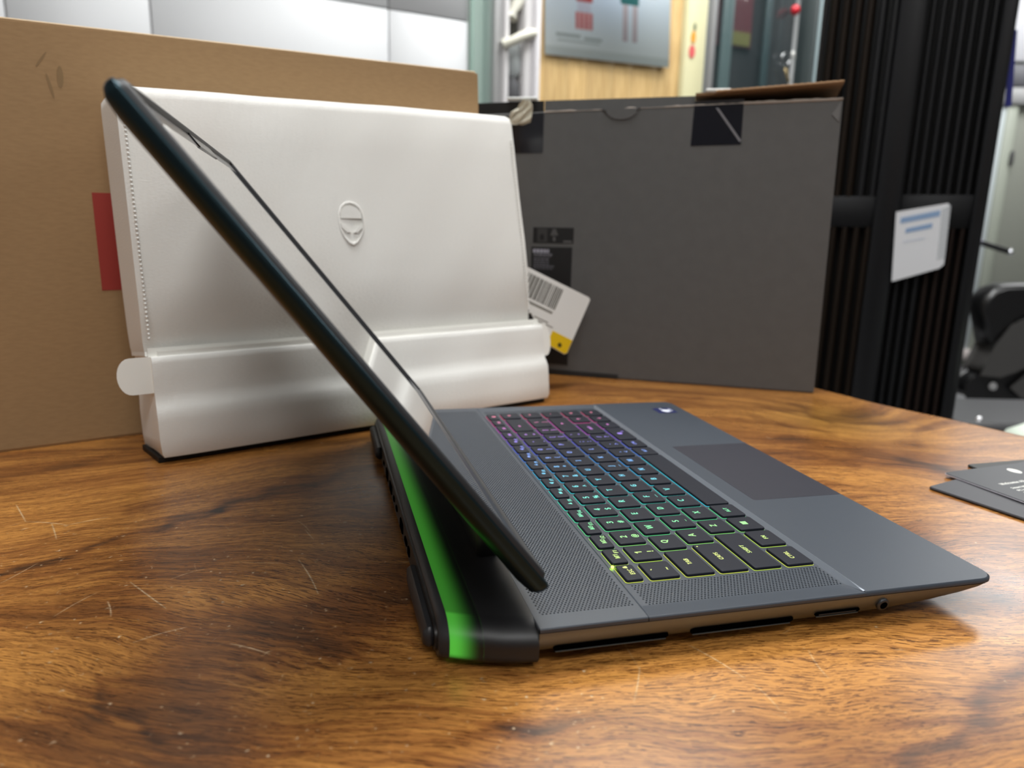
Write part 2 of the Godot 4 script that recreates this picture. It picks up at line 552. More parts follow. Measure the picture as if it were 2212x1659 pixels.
func scratch(img: Image, x0: float, y0: float, x1: float, y1: float, st: float, rng: RandomNumberGenerator, w: float) -> void:
	var n := int(Vector2(x1 - x0, y1 - y0).length() * 2) + 2
	var c := Color(0.86, 0.78, 0.66)
	var bend := rng.randf_range(-2.5, 2.5)
	var dir := Vector2(x1 - x0, y1 - y0).normalized()
	for k in n + 1:
		var t := float(k) / n
		var p := Vector2(x0, y0).lerp(Vector2(x1, y1), t) + dir.orthogonal() * bend * sin(PI * t)
		var s := st * (0.6 + 0.4 * rng.randf()) * (0.35 + 0.65 * sin(PI * t))
		for j in range(-1, 3):
			for i in range(-1, 3):
				var q := Vector2i(int(p.x) + i, int(p.y) + j)
				if q.x < 0 or q.y < 0 or q.x >= img.get_width() or q.y >= img.get_height():
					continue
				var cov := clampf(w - Vector2(q).distance_to(p), 0, 1) * s
				if cov > 0.01:
					img.set_pixelv(q, img.get_pixelv(q).lerp(c, cov))

# ------------------------------------------------------------------ laptop (own frame: x to its right side, y up from the deck, z from rear to front)
const LT := 0.676148
const LZ := -0.067074
const LH := 0.017398
const LL := 0.235167
func lp(x: float, s: float, w: float) -> Vector3:
	w += lerpf(-0.0006, 0.0042, (x + 0.0358) / 0.3496)
	return V(x, LH + s * cos(LT) - w * sin(LT), LZ - s * sin(LT) - w * cos(LT))

func lring(x0: float, x1: float, s0: float, s1: float, r: float, w: float, taper := false) -> PackedVector3Array:
	var o := PackedVector3Array()
	for p in rr(x0, x1, -s1, -s0, [r, r, r, r], 0, 5):
		var s := -p.z
		o.append(lp(p.x, s, w * (lerpf(1.0, 0.85, s / LL) if taper else 1.0)))
	return o

func lslab(x0: float, x1: float, s0: float, s1: float, r: float, w0: float, w1: float, ch: float) -> ArrayMesh:
	var s := new_st()
	var ri := maxf(r - ch, 0.00005)
	loft(s, [lring(x0 + ch, x1 - ch, s0 + ch, s1 - ch, ri, w0), lring(x0, x1, s0, s1, r, w0 + ch), lring(x0, x1, s0, s1, r, w1)], [1, 1])
	return done(s)

# section across the rear hump, counter-clockwise about +z
func hsec(z: float, x0: float, x1: float, yt: float, yb: float, rx: float, ry: float) -> PackedVector3Array:
	var o := PackedVector3Array()
	o.append(V(x0 + 0.006, yb, z))
	o.append(V(x1 - 0.006, yb, z))
	for k in 5:
		var a := -PI / 2 + PI / 2 * k / 4.0
		o.append(V(x1 - 0.0055 + 0.0055 * cos(a), yb + 0.0055 + 0.0055 * sin(a), z))
	for k in 9:
		var a := PI / 2 * k / 8.0
		o.append(V(x1 - rx + rx * cos(a), yt - ry + ry * sin(a), z))
	for k in 9:
		var a := PI / 2 + PI / 2 * k / 8.0
		o.append(V(x0 + rx + rx * cos(a), yt - ry + ry * sin(a), z))
	for k in 5:
		var a := PI + PI / 2 * k / 4.0
		o.append(V(x0 + 0.0055 + 0.0055 * cos(a), yb + 0.0055 + 0.0055 * sin(a), z))
	return o

# a small plate with one round hole, repeated for the perforated grilles
func grille_cell(a: float, b: float, r: float) -> ArrayMesh:
	var s := new_st()
	var n := 12
	var outer := []
	var hole := []
	for k in n:
		var t := TAU * k / n
		var d := Vector2(cos(t), sin(t))
		var q: float = minf(a / 2 / maxf(absf(d.x), 1e-6), b / 2 / maxf(absf(d.y), 1e-6))
		outer.append(V(d.x * q, 0, -d.y * q))
		hole.append(V(d.x * r, 0, -d.y * r))
	s.set_smooth_group(-1)
	for k in n:
		var k2 := (k + 1) % n
		quad(s, hole[k], outer[k], outer[k2], hole[k2])
		quad(s, hole[k] - V(0, 0.0005, 0), hole[k], hole[k2], hole[k2] - V(0, 0.0005, 0))
	for c in [V(a / 2, 0, -b / 2), V(-a / 2, 0, -b / 2), V(-a / 2, 0, b / 2), V(a / 2, 0, b / 2)]:
		var best := []
		for k in n:
			best.append([outer[k].distance_to(c), k])
		best.sort()
		var k1: int = best[0][1]
		var k2: int = best[1][1]
		if (k1 + 1) % n != k2:
			var t := k1
			k1 = k2
			k2 = t
		tri(s, outer[k1], c, outer[k2])
	return done(s)

func grille(parent: Node, x0: float, x1: float, z0: float, z1: float, y: float) -> void:
	var a := 0.00147
	var b := 0.0017
	var nx := int((x1 - x0) / a)
	var nz_ := int((z1 - z0) / b) 
	a = (x1 - x0) / nx
	b = (z1 - z0) / (nz_ + 0.5)
	var mm := MultiMesh.new()
	mm.transform_format = MultiMesh.TRANSFORM_3D
	mm.mesh = grille_cell(a, b, 0.00048)
	mm.instance_count = nx * nz_
	var st := new_st()
	st.set_smooth_group(-1)
	for i in nx:
		var off: float = 0.0 if i % 2 else b / 2
		for j in nz_:
			mm.set_instance_transform(i * nz_ + j, Transform3D(Basis(), V(x0 + (i + 0.5) * a, y, z0 + off + (j + 0.5) * b)))
		var e0 := z0 if i % 2 == 0 else z1 - b / 2
		quad(st, V(x0 + i * a, y, e0 + b / 2), V(x0 + (i + 1) * a, y, e0 + b / 2), V(x0 + (i + 1) * a, y, e0), V(x0 + i * a, y, e0))
	var mi := MultiMeshInstance3D.new()
	mi.name = "perforated_grille"
	mi.multimesh = mm
	mi.material_override = M.deck
	mi.set_meta("kind", "stuff")
	parent.add_child(mi, true)
	part(parent, "grille_edge", done(st), M.deck).set_meta("kind", "stuff")
	part(parent, "grille_backing", slab(x0, x1, z0, z1, y - 0.0018, y - 0.0011, 0.0001, 0.00005, 2), M.void)

func key_color(x: float) -> Color:
	var stops := [[-0.01, Color(0.80, 0.80, 0.10)], [0.02, Color(0.55, 0.85, 0.10)], [0.05, Color(0.12, 0.85, 0.25)], [0.085, Color(0.05, 0.85, 0.55)], [0.125, Color(0.03, 0.72, 0.90)], [0.16, Color(0.04, 0.38, 0.95)], [0.195, Color(0.12, 0.18, 0.95)], [0.22, Color(0.30, 0.13, 0.95)], [0.245, Color(0.75, 0.10, 0.75)], [0.27, Color(0.92, 0.12, 0.35)], [0.30, Color(0.95, 0.15, 0.22)]]
	for i in stops.size() - 1:
		if x <= stops[i + 1][0]:
			var t := clampf((x - stops[i][0]) / (stops[i + 1][0] - stops[i][0]), 0, 1)
			return stops[i][1].lerp(stops[i + 1][1], t)
	return stops[-1][1]

var key_meshes := {}
var glow_mats := {}
func key_glow(x: float, rim: bool) -> StandardMaterial3D:
	var k := "%d %s" % [int(x / 0.009), rim]
	if not glow_mats.has(k):
		var c := key_color(x)
		if rim:
			glow_mats[k] = glow(c.linear_to_srgb(), 1.0)
		else:
			glow_mats[k] = glow(c.lerp(Color(1, 1, 1), 0.16).linear_to_srgb(), 1.15)
	return glow_mats[k]

func add_key(lap: Node, u: float, z: float, w: float, d: float, marks: Array) -> void:
	var x := u * 0.019 + 0.0006
	var id := "%.4f %.4f" % [w, d]
	if not key_meshes.has(id):
		var s := new_st()
		var rings := []
		for q in [[0.0006, 0.0003], [0.00028, 0.00022], [0.00010, -0.0001], [0.0, -0.0011]]:
			var r: float = 0.0013 - q[0] * 0.5
			rings.append(rr(-w / 2 + q[0], w / 2 - q[0], -d / 2 + q[0], d / 2 - q[0], [r, r, r, r], q[1], 4))
		loft(s, rings, [1, 1, 1])
		key_meshes[id] = done(s)
		key_meshes[id + "r"] = slab(-w / 2 - 0.00022, w / 2 + 0.00012, -d / 2 - 0.00026, d / 2 + 0.00012, -0.00129, -0.00121, 0.0014, 0.00003, 4)
	var k := part(lap, "key", key_meshes[id], M.key, V(x, 0, z))
	part(k, "backlight", key_meshes[id + "r"], key_glow(x, true))
	for m in marks:   # [text or mesh, height, x offset, z offset]
		var me: Mesh = m[0] if m[0] is Mesh else text(m[0], m[1])
		part(k, "legend", me, key_glow(x, false), V(m[2], 0.00033, m[3]), V(-PI / 2, 0, 0))

func laptop() -> void:
	var lap := thing("laptop", "dark slate gaming laptop, lid open, with rainbow backlit keys and a green light strip", "laptop", Transform3D(Basis(V(1, 0, 0), deg_to_rad(0.7)), V(0, 0.0185, 0)))
	var XA := -0.0389
	var XB := 0.3142
	# chassis below the deck
	var s := new_st()
	var rings := []
	for q in [[-0.0022, 0.0, 0.0, 0.0], [-0.0035, -0.0001, 0.0, 0.004], [-0.0055, 0.0002, 0.0, 0.013], [-0.0080, 0.0010, 0.0, 0.027], [-0.0105, 0.0024, 0.0, 0.045], [-0.0128, 0.0052, 0.0, 0.072], [-0.0143, 0.0095, 0.0, 0.096], [-0.0148, 0.014, 0.001, 0.11]]:
		var zf: float = 0.1623 - q[3]
		var rf: float = 0.0085 + q[3] * 0.15
		rings.append(rr(XA + q[1], XB - q[1], -0.0705 + q[2], zf, [rf, rf, 0.0004, 0.0004], q[0], 8))
	loft(s, rings, [1, 1, 1, 1, 1, 1, 1], false)
	part(lap, "chassis", done(s), M.shell)
	# deck: rear strip, keyboard panel, palm rest
	s = new_st()
	var zr0 := -0.0702
	var zr1 := -0.0223
	var gx0 := -0.0285
	var gx1 := 0.3040
	var gz0 := -0.0675
	var gz1 := -0.0240
	s.set_smooth_group(-1)
	for q in [[XA + 0.0004, gx0, zr0, zr1], [gx1, XB - 0.0004, zr0, zr1], [gx0, gx1, zr0, gz0], [gx0, gx1, gz1, zr1]]:
		quad(s, V(q[0], 0, q[3]), V(q[1], 0, q[3]), V(q[1], 0, q[2]), V(q[0], 0, q[2]))
	skirt(s, [V(XA + 0.0004, 0, zr1), V(XB - 0.0004, 0, zr1), V(XB - 0.0004, 0, zr0), V(XA + 0.0004, 0, zr0)])
	part(lap, "rear_deck", done(s), M.deck)
	grille(lap, gx0, gx1, gz0, gz1, 0.0)
	# keyboard panel, sunk by 1.4 mm inside its rim
	s = new_st()
	s.set_smooth_group(-1)
	var kz0 := -0.0219
	var kz1 := 0.0868
	var y := -0.0013
	var xs := [-0.0275, -0.0090, 0.2945, 0.3045]
	var z0 := -0.0205
	var z1 := 0.0850
	var sz0 := -0.0178
	var sz1 := 0.0835
	quad(s, V(xs[1], y, z1), V(xs[2], y, z1), V(xs[2], y, z0), V(xs[1], y, z0))
	for q in [[xs[0], xs[1]], [xs[2], xs[3]]]:
		quad(s, V(q[0], y, sz0), V(q[1], y, sz0), V(q[1], y, z0), V(q[0], y, z0))
		quad(s, V(q[0], y, z1), V(q[1], y, z1), V(q[1], y, sz1), V(q[0], y, sz1))
	# sloping rim
	var xi0: float = xs[0]
	var xi1: float = xs[3]
	var xo0 := -0.0380
	var xo1 := 0.3133
	var ye := -0.0001
	quad(s, V(xo0, ye, kz1), V(xi0, y, z1), V(xi0, y, z0), V(xo0, ye, kz0))
	quad(s, V(xi1, y, z1), V(xo1, ye, kz1), V(xo1, ye, kz0), V(xi1, y, z0))
	quad(s, V(xi0, y, z0), V(xi1, y, z0), V(xo1, ye, kz0), V(xo0, ye, kz0))
	quad(s, V(XA + 0.0004, ye, kz1), V(xo0, ye, kz1), V(xo0, ye, kz0), V(XA + 0.0004, ye, kz0))
	quad(s, V(xo1, ye, kz1), V(XB - 0.0004, ye, kz1), V(XB - 0.0004, ye, kz0), V(xo1, ye, kz0))
	skirt(s, [V(XA + 0.0004, ye, kz1), V(XB - 0.0004, ye, kz1), V(XB - 0.0004, ye, kz0), V(XA + 0.0004, ye, kz0)])
	part(lap, "keyboard_deck", done(s), M.deck)
	grille(lap, xs[0], xs[1], sz0, sz1, y)
	grille(lap, xs[2], xs[3], sz0, sz1, y)
	# palm rest with a bevelled ridge along the keyboard
	s = new_st()
	rings = []
	for q in [[0.0008, 0.00025, 0.0004], [0.0, -0.0004, 0.0], [0.0, -0.0019, 0.0]]:
		rings.append(rr(XA + q[0], XB - q[0], 0.0868, 0.1628 - q[0], [0.008, 0.008, 0.0002, 0.0002], q[1], 8))
	loft(s, rings, [1, 1])
	part(lap, "palm_rest", done(s), M.deck)
	s = new_st()
	rings = []
	for x in [-0.0375, -0.0335, -0.0275, 0.304, 0.308, 0.3105]:
		var a: float = clampf(minf((x + 0.0375) * 0.7, 0.3105 - x) / 0.0067, 0.02, 1)
		rings.append(PackedVector3Array([V(x, 0.00035, 0.0872), V(x, 0.0007 * a + 0.0001, 0.0862), V(x, -0.0013 * a, 0.0862 - 0.0021 * a), V(x, -0.0015 * a, 0.0872)]))
	rings.reverse()
	loft(s, rings, [-1, -1, -1, -1, -1])
	part(lap, "ridge", done(s), mat(Color(0.46, 0.485, 0.52), 0.3, 0.3))
	part(lap, "touchpad", slab(0.0735, 0.1827, 0.1000, 0.1620, 0.0001, 0.00034, 0.0015, 0.0001), mat(Color(0.165, 0.165, 0.2), 0.38))
	var st := part(lap, "sticker", slab(0.2750, 0.2915, 0.1345, 0.1525, 0.0003, 0.00042, 0.0004, 0.00003), mat(Color(0.09, 0.12, 0.32), 0.35))
	var wm := mat(Color(0.9, 0.92, 0.97), 0.4)
	part(st, "print", plate(PackedVector2Array([Vector2(-0.0045, -0.003), Vector2(0.001, -0.0042), Vector2(0.0035, -0.001), Vector2(0.003, 0.003), Vector2(-0.001, 0.0032), Vector2(-0.0045, 0.001)]), 0.00004), wm, V(0.2825, 0.00046, 0.1435), V(-PI / 2, 0, 0))
	part(st, "print", text("CORE", 0.0022), wm, V(0.284, 0.00046, 0.1492), V(-PI / 2, 0, 0))
	part(st, "print", text("i9", 0.0016), wm, V(0.2885, 0.00046, 0.1415), V(-PI / 2, 0, 0))
	# openings on the left side
	for q in [[-0.0635, -0.0112, -0.0107, 0.0017, true], [-0.0008, 0.0505, -0.0101, 0.0019, true], [0.0613, 0.0853, -0.0088, 0.0012, false]]:
		var zc: float = (q[0] + q[1]) / 2
		var hl: float = (q[1] - q[0]) / 2
		var xw := chassis_x(q[2])
		var loop := PackedVector2Array()
		for k in 9:
			var a := PI / 2 + PI * k / 8.0
			loop.append(Vector2(-hl + q[3] + q[3] * cos(a), q[3] * sin(a)))
		for k in 9:
			var a := -PI / 2 + PI * k / 8.0
			loop.append(Vector2(hl - q[3] + q[3] * cos(a), q[3] * sin(a)))
		var o := part(lap, "vent_slot" if q[4] else "usb_port", plate(loop, 0.0008), M.void, V(xw - 0.0003, q[2], zc), V(0, -PI / 2, 0))
		o.basis = Basis(V(0, 0, 1), V(-0.35, 0.937, 0), V(-0.937, -0.35, 0))
		part(o, "lip", slab(-hl + q[3] * 0.6, hl - q[3] * 0.6, -0.0006, 0.0006, -0.00012, 0.00012, 0.0001, 0.00005, 2), M.shell, V(0, -q[3], 0.0003))
		if not q[4]:
			part(o, "tongue", slab(-hl + 0.002, hl - 0.002, -0.0002, 0.0002, -0.0003, 0.0003, 0.0001, 0.00005, 2), M.trim, V(0, -0.0002, 0.0004))
	var jack := part(lap, "audio_jack", lathe([[0.0023, 0.0009], [0.0030, 0.0007], [0.0032, 0.0], [0.0032, -0.0005]], 24), M.trim, V(chassis_x(-0.0072) - 0.0001, -0.0072, 0.0972), V(0, 0, PI / 2 + 0.2))
	part(jack, "hole", lathe([[0.0019, 0.00105], [0.0019, 0.0]], 20), M.void)
	# feet
	for q in [[-0.01, 0.285, -0.058, -0.05], [-0.01, 0.285, 0.052, 0.058]]:
		part(lap, "rubber_foot", slab(q[0], q[1], q[2], q[3], -0.0186 + (q[2] + q[3]) / 2 * 0.01222, -0.0144, 0.003, 0.001), M.rubber)
	rear(lap)
	lid(lap)
	keyboard(lap)

func chassis_x(y: float) -> float:
	return -0.0389 + (0.0010 + (0.0014 * (-0.008 - y) / 0.0025) if y < -0.008 else 0.0004)

func skirt(s: SurfaceTool, c: Array) -> void:   # counter-clockwise top corners
	for k in 4:
		var a: Vector3 = c[k]
		var b: Vector3 = c[(k + 1) % 4]
		var out := (b - a).cross(V(0, 1, 0)).normalized() * 0.0004
		var a1 := V(a.x, a.y - 0.0005, a.z) + out
		var b1 := V(b.x, b.y - 0.0005, b.z) + out
		quad(s, a, a1, b1, b)
		quad(s, a1, V(a1.x, -0.0019, a1.z), V(b1.x, -0.0019, b1.z), b1)

func rear(lap: Node) -> void:
	var YB := -0.0172
	var side := func(z: float) -> float:
		return 0.0125 * pow(clampf((-0.0703 - z) / 0.040, 0, 1), 1.7)
	var sec := func(z: float, yt: float, ins := 0.0) -> PackedVector3Array:
		var d: float = side.call(z) + ins
		return hsec(z, -0.0393 + d, 0.3146 - d, yt, YB + ins * 0.3, 0.0125, 0.0085)
	var s := new_st()
	loft(s, [sec.call(-0.0703, 0.0), sec.call(-0.078, 0.0), sec.call(-0.085, 0.0), sec.call(-0.0925, 0.0)], [1, 1, 1], true, false)
	part(lap, "rear_hump", done(s), M.hump)
	# light strip over the rear edge; its glow spilling forward is painted into the emission
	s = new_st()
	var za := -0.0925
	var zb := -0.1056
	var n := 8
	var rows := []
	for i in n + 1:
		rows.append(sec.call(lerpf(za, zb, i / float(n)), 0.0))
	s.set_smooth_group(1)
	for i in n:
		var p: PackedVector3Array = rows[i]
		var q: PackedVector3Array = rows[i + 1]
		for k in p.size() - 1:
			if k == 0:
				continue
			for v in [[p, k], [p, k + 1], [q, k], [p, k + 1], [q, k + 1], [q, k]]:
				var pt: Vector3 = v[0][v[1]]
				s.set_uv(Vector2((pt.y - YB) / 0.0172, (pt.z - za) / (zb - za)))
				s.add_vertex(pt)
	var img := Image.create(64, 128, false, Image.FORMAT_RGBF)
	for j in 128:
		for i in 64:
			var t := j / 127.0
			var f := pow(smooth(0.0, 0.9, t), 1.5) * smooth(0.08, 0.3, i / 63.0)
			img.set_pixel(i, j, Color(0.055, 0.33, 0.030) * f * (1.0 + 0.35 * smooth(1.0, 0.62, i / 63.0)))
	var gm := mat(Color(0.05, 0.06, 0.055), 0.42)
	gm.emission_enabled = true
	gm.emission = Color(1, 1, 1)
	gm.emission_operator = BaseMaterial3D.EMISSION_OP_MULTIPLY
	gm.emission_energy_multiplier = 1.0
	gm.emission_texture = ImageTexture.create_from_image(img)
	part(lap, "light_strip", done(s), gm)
	var al := AreaLight3D.new()
	al.name = "strip_light"
	al.area_size = Vector2(0.30, 0.008)
	al.area_normalize_energy = false
	al.light_color = Color(0.35, 1.0, 0.25)
	al.light_energy = 0.05
	al.area_range = 3.0
	al.area_attenuation = 2.0
	al.shadow_enabled = true
	al.position = V(0.1375, 0.0006, -0.1020)
	al.rotation = V(PI / 2, 0, 0)
	lap.add_child(al)
	s = new_st()
	loft(s, [sec.call(-0.1056, 0.00005), sec.call(-0.1078, -0.0002), sec.call(-0.1092, -0.0009), sec.call(-0.1098, -0.0018, 0.0004)], [1, 1, 1], false, true)
	part(lap, "rear_trim", done(s), M.trim)
	# rear face with ports, a vent cover at each end
	s = new_st()
	loft(s, [hsec(-0.1090, -0.024, 0.2993, -0.0026, YB + 0.001, 0.010, 0.006), hsec(-0.1108, -0.024, 0.2993, -0.0032, YB + 0.001, 0.010, 0.006)], [1])
	var face := part(lap, "rear_panel", done(s), mat(Color(0.16, 0.15, 0.145), 0.35, 0.5))
	for q in [[0.064, 0.006, 0.0045], [0.077, 0.009, 0.003], [0.098, 0.012, 0.006], [0.124, 0.006, 0.003], [0.140, 0.006, 0.003], [0.160, 0.013, 0.006], [0.185, 0.011, 0.0075], [0.21, 0.006, 0.003]]:
		part(face, "port", cbox(q[1], q[2], 0.0012, 0.0005), M.void, V(q[0], -0.0105, -0.1109))
	for c in [0.012, 0.2635]:
		part(face, "vent_cover", slab(-0.031, 0.031, -0.0028, 0.0030, -0.0048, 0.0045, 0.0028, 0.0018, 5), M.trim, V(c, -0.0112, -0.1122))
	part(lap, "hinge", slab(0.03, 0.2453, -0.0815, -0.0705, -0.004, 0.0165, 0.003, 0.002), M.hump)

func lid(lap: Node) -> void:
	var X0 := -0.0358
	var X1 := 0.3110
	var s := new_st()
	var rings := []
	for q in [[0.0012, 0.0], [0.0002, 0.0006], [0.0, 0.0014], [0.0001, 0.0036], [0.0010, 0.0056], [0.0034, 0.0076], [0.0085, 0.0091], [0.020, 0.0100]]:
		rings.append(lring(X0 + q[0], X1 - q[0], q[0] - 0.003, LL - q[0], maxf(0.0045 - q[0], 0.001), q[1], true))
	loft(s, rings, [1, 1, 1, 1, 1, 1, 1])
	var l := part(lap, "lid", done(s), M.lid)
	# rim round the display
	s = new_st()
	var i := 0.0040
	rings = [lring(X0 + i + 0.0004, X1 - i - 0.0004, i + 0.0004, LL - i - 0.0004, 0.002, 0.0003), lring(X0 + i, X1 - i, i, LL - i, 0.002, -0.0018), lring(X0 + 0.0030, X1 - 0.0030, 0.0030, LL - 0.0030, 0.003, -0.0020), lring(X0 + 0.0018, X1 - 0.0018, 0.0018, LL - 0.0018, 0.004, -0.0015), lring(X0 + 0.0010, X1 - 0.0010, 0.0010, LL - 0.0010, 0.0042, 0.0001)]
	loft(s, rings, [1, 1, 1], false, false)
	part(l, "rim", done(s), mat(Color(0.085, 0.09, 0.105), 0.5))
	part(l, "bezel", lslab(X0 + 0.0043, X1 - 0.0043, 0.0043, LL - 0.0043, 0.003, -0.00002, 0.0003, 0.00002), mat(Color(0.20, 0.20, 0.205), 0.3))
	part(l, "chin", lslab(X0 + 0.0046, X1 - 0.0046, 0.0046, 0.0185, 0.002, -0.0004, 0.0003, 0.0001), mat(Color(0.2, 0.21, 0.23), 0.3))
	part(l, "display", lslab(X0 + 0.0075, X1 - 0.0075, 0.0195, LL - 0.0125, 0.001, -0.00008, 0.0003, 0.00003), M.glass_screen)
	part(l, "webcam_bar", lslab(0.10, 0.178, LL - 0.0120, LL - 0.0010, 0.003, -0.0008, 0.0003, 0.0003), mat(Color(0.09, 0.09, 0.10), 0.2))

func keyboard(lap: Node) -> void:
	var Z := [0.0015, 0.0200, 0.0383, 0.0566, 0.0751]
	var D := 0.0154
	var H := 0.0038
	# function row
	var fn := [["ESC", ""], ["M1", "F1"], ["M2", "F2"], ["M3", "F3"], ["M4", "F4"], ["G", "F5"], ["Q", "F6"], ["A", "F7"], ["B", "F8"], ["S", "F9"], ["E", "F10"], ["R", "F11"], ["V", "F12"], ["HM", ""], ["EN", ""], ["DEL", ""], ["", ""]]
	for i in fn.size():
		var u := i * 17.62 / 19.0
		var marks := []
		if i == 0:
			marks = [["ESC", 0.0024, 0.0, 0.0012], [lock_mark(), 0, 0.0048, 0.0]]
		elif i < 5:
			marks = [[fn[i][0], 0.0025, -0.0008, 0.0006], [fn[i][1], 0.0019, 0.0042, 0.0021]]
		elif i < 13:
			marks = [[fkey_mark(i), 0, -0.0008, 0.0006], [fn[i][1], 0.0017, 0.0042, 0.0021]]
		elif i < 16:
			marks = [[fn[i][0], 0.0021, 0.0, 0.0006]]
		else:
			marks = [[ring_mark(0.0017), 0, 0.0, 0.0006]]
		add_key(lap, u, -0.0141, 0.01525, 0.0090, marks)
	# number row
	var num := [["`", "~"], ["1", "!"], ["2", "@"], ["3", "#"], ["4", "$"], ["5", "%"], ["6", "^"], ["7", "&"], ["8", "*"], ["9", "("], ["0", ")"], ["-", "_"], ["=", "+"]]
	for i in num.size():
		add_key(lap, i, Z[0], 0.016, D, [[num[i][0], H, 0, -0.0022], [num[i][1], H * 0.95, 0, 0.0043]])
	add_key(lap, 13.46, Z[0], 0.0335, D, [[arrow_mark(PI), 0, -0.004, -0.001]])
	add_key(lap, 14.95, Z[0], 0.0155, D, [[speaker_mark(), 0, 0, -0.0012]])
	# letters
	add_key(lap, 0.26, Z[1], 0.0255, D, [["TAB", 0.0024, 0, -0.0006]])
	for i in 10:
		add_key(lap, 1.5 + i, Z[1], 0.016, D, [["QWERTYUIOP"[i], H, 0, -0.0016]])
	add_key(lap, 11.5, Z[1], 0.016, D, [["[", H, 0, -0.0026], ["{", H, 0, 0.0043]])
	add_key(lap, 12.5, Z[1], 0.016, D, [["]", H, 0, -0.0026], ["}", H, 0, 0.0043]])
	add_key(lap, 13.71, Z[1], 0.024, D, [["\\", H, 0, -0.0026], ["|", H, 0, 0.0043]])
	add_key(lap, 14.95, Z[1], 0.0155, D, [["+", H, 0, -0.0016]])
	add_key(lap, 0.375, Z[2], 0.030, D, [["CAPS", 0.0024, 0.0005, -0.0004], [dot_mark(), 0, 0.0125, -0.0058]])
	for i in 9:
		var mk := [["ASDFGHJKL"[i], H, 0, -0.0016]]
		if i == 3 or i == 6 or i == 1:
			mk.append([bar_mark(0.004 if i != 1 else 0.0022), 0, 0, 0.0048])
		add_key(lap, 1.75 + i, Z[2], 0.016, D, mk)
	add_key(lap, 10.73, Z[2], 0.016, D, [[";", H, 0, -0.0026], [":", H, 0, 0.0036]])
	add_key(lap, 11.73, Z[2], 0.016, D, [["'", H, 0, -0.0026], ["\"", H, 0, 0.0036]])
	add_key(lap, 13.33, Z[2], 0.0385, D, [[arrow_mark(PI), 0, 0.001, -0.001]])
	add_key(lap, 14.97, Z[2], 0.0155, D, [["-", H, 0, -0.0016]])
	add_key(lap, 0.625, Z[3], 0.0395, D, [["SHIFT", 0.0024, 0.0005, -0.0004]])
	for i in 7:
		add_key(lap, 2.25 + i, Z[3], 0.016, D, [["ZXCVBNM"[i], H, 0, -0.0016]])
	add_key(lap, 9.25, Z[3], 0.016, D, [[",", H, 0, -0.0026], ["<", H, 0, 0.0036]])
	add_key(lap, 10.25, Z[3], 0.016, D, [[".", H, 0, -0.0026], [">", H, 0, 0.0036]])
	add_key(lap, 11.25, Z[3], 0.016, D, [["/", H, 0, -0.0026], ["?", H, 0, 0.0036]])
	add_key(lap, 12.57, Z[3], 0.0275, D, [["SHIFT", 0.0022, 0, -0.0006]])
	add_key(lap, 14.0, Z[3], 0.0155, D, [[arrow_mark(PI / 2), 0, 0, -0.0008]])
	add_key(lap, 15.0, Z[3], 0.0155, D, [[speaker_mark(), 0, 0, -0.0008]])
	# bottom row
	add_key(lap, 0.1, Z[4], 0.0195, D, [["CTRL", 0.0024, 0, -0.0004]])
	add_key(lap, 1.24, Z[4], 0.0175, D, [["FN", 0.0024, 0, -0.0003]])
	add_key(lap, 2.26, Z[4], 0.0165, D, [[window_mark(), 0, 0, -0.0008]])
	add_key(lap, 3.26, Z[4], 0.0165, D, [["ALT", 0.0024, 0, -0.0003]])
	add_key(lap, 6.27, Z[4], 0.0940, D, [])
	add_key(lap, 9.27, Z[4], 0.016, D, [["ALT", 0.0024, 0, -0.0003]])
	add_key(lap, 10.27, Z[4], 0.016, D, [["CTRL", 0.0022, 0, -0.0003]])
	add_key(lap, 11.66, Z[4], 0.031, D, [[ring_mark(0.0021), 0, -0.001, -0.001], ["F", 0.0016, 0.004, 0.003]])
	add_key(lap, 13.0, Z[4], 0.0155, D, [[arrow_mark(PI), 0, 0, -0.0008]])
	add_key(lap, 14.0, Z[4], 0.0155, D, [[arrow_mark(-PI / 2), 0, 0, -0.0008]])
	add_key(lap, 15.0, Z[4], 0.0155, D, [[arrow_mark(0), 0, 0, -0.0008]])
	var sp := SphereMesh.new()
	sp.radius = 0.0007
	sp.height = 0.0014
	part(lap, "backlight_leak", sp, glow(Color(0.75, 1.0, 0.2), 14.0), V(0.0089, -0.0008, -0.0191))  # glowing bead standing in for backlight that leaks beside the escape key

func arrow_mark(a: float) -> ArrayMesh:
	var p := PackedVector2Array()
	for q in [[-0.0016, -0.0004], [0.0002, -0.0004], [0.0002, -0.0014], [0.0019, 0], [0.0002, 0.0014], [0.0002, 0.0004], [-0.0016, 0.0004]]:
		p.append(Vector2(q[0], q[1]).rotated(a))
	return plate(p, 0.00005)

func ring_mark(r: float) -> ArrayMesh:
	var p := PackedVector2Array()
	for k in 25:
		p.append(Vector2.from_angle(TAU * k / 24.5) * r)
	for k in 25:
		p.append(Vector2.from_angle(TAU * (24 - k) / 24.5) * r * 0.55)
	return plate(p, 0.00005)

func dot_mark() -> ArrayMesh:
	return plate(ellipse(0, 0, 0.0005, 0.0005, 10), 0.00005)

func bar_mark(l: float) -> ArrayMesh:
	return plate(PackedVector2Array([Vector2(-l / 2, -0.00012), Vector2(l / 2, -0.00012), Vector2(l / 2, 0.00012), Vector2(-l / 2, 0.00012)]), 0.00005)

func lock_mark() -> ArrayMesh:
	return plate(PackedVector2Array([Vector2(-0.001, -0.001), Vector2(0.001, -0.001), Vector2(0.001, 0.0002), Vector2(0.0006, 0.0004), Vector2(0.0005, 0.0012), Vector2(-0.0005, 0.0012), Vector2(-0.0006, 0.0004), Vector2(-0.001, 0.0002)]), 0.00005)

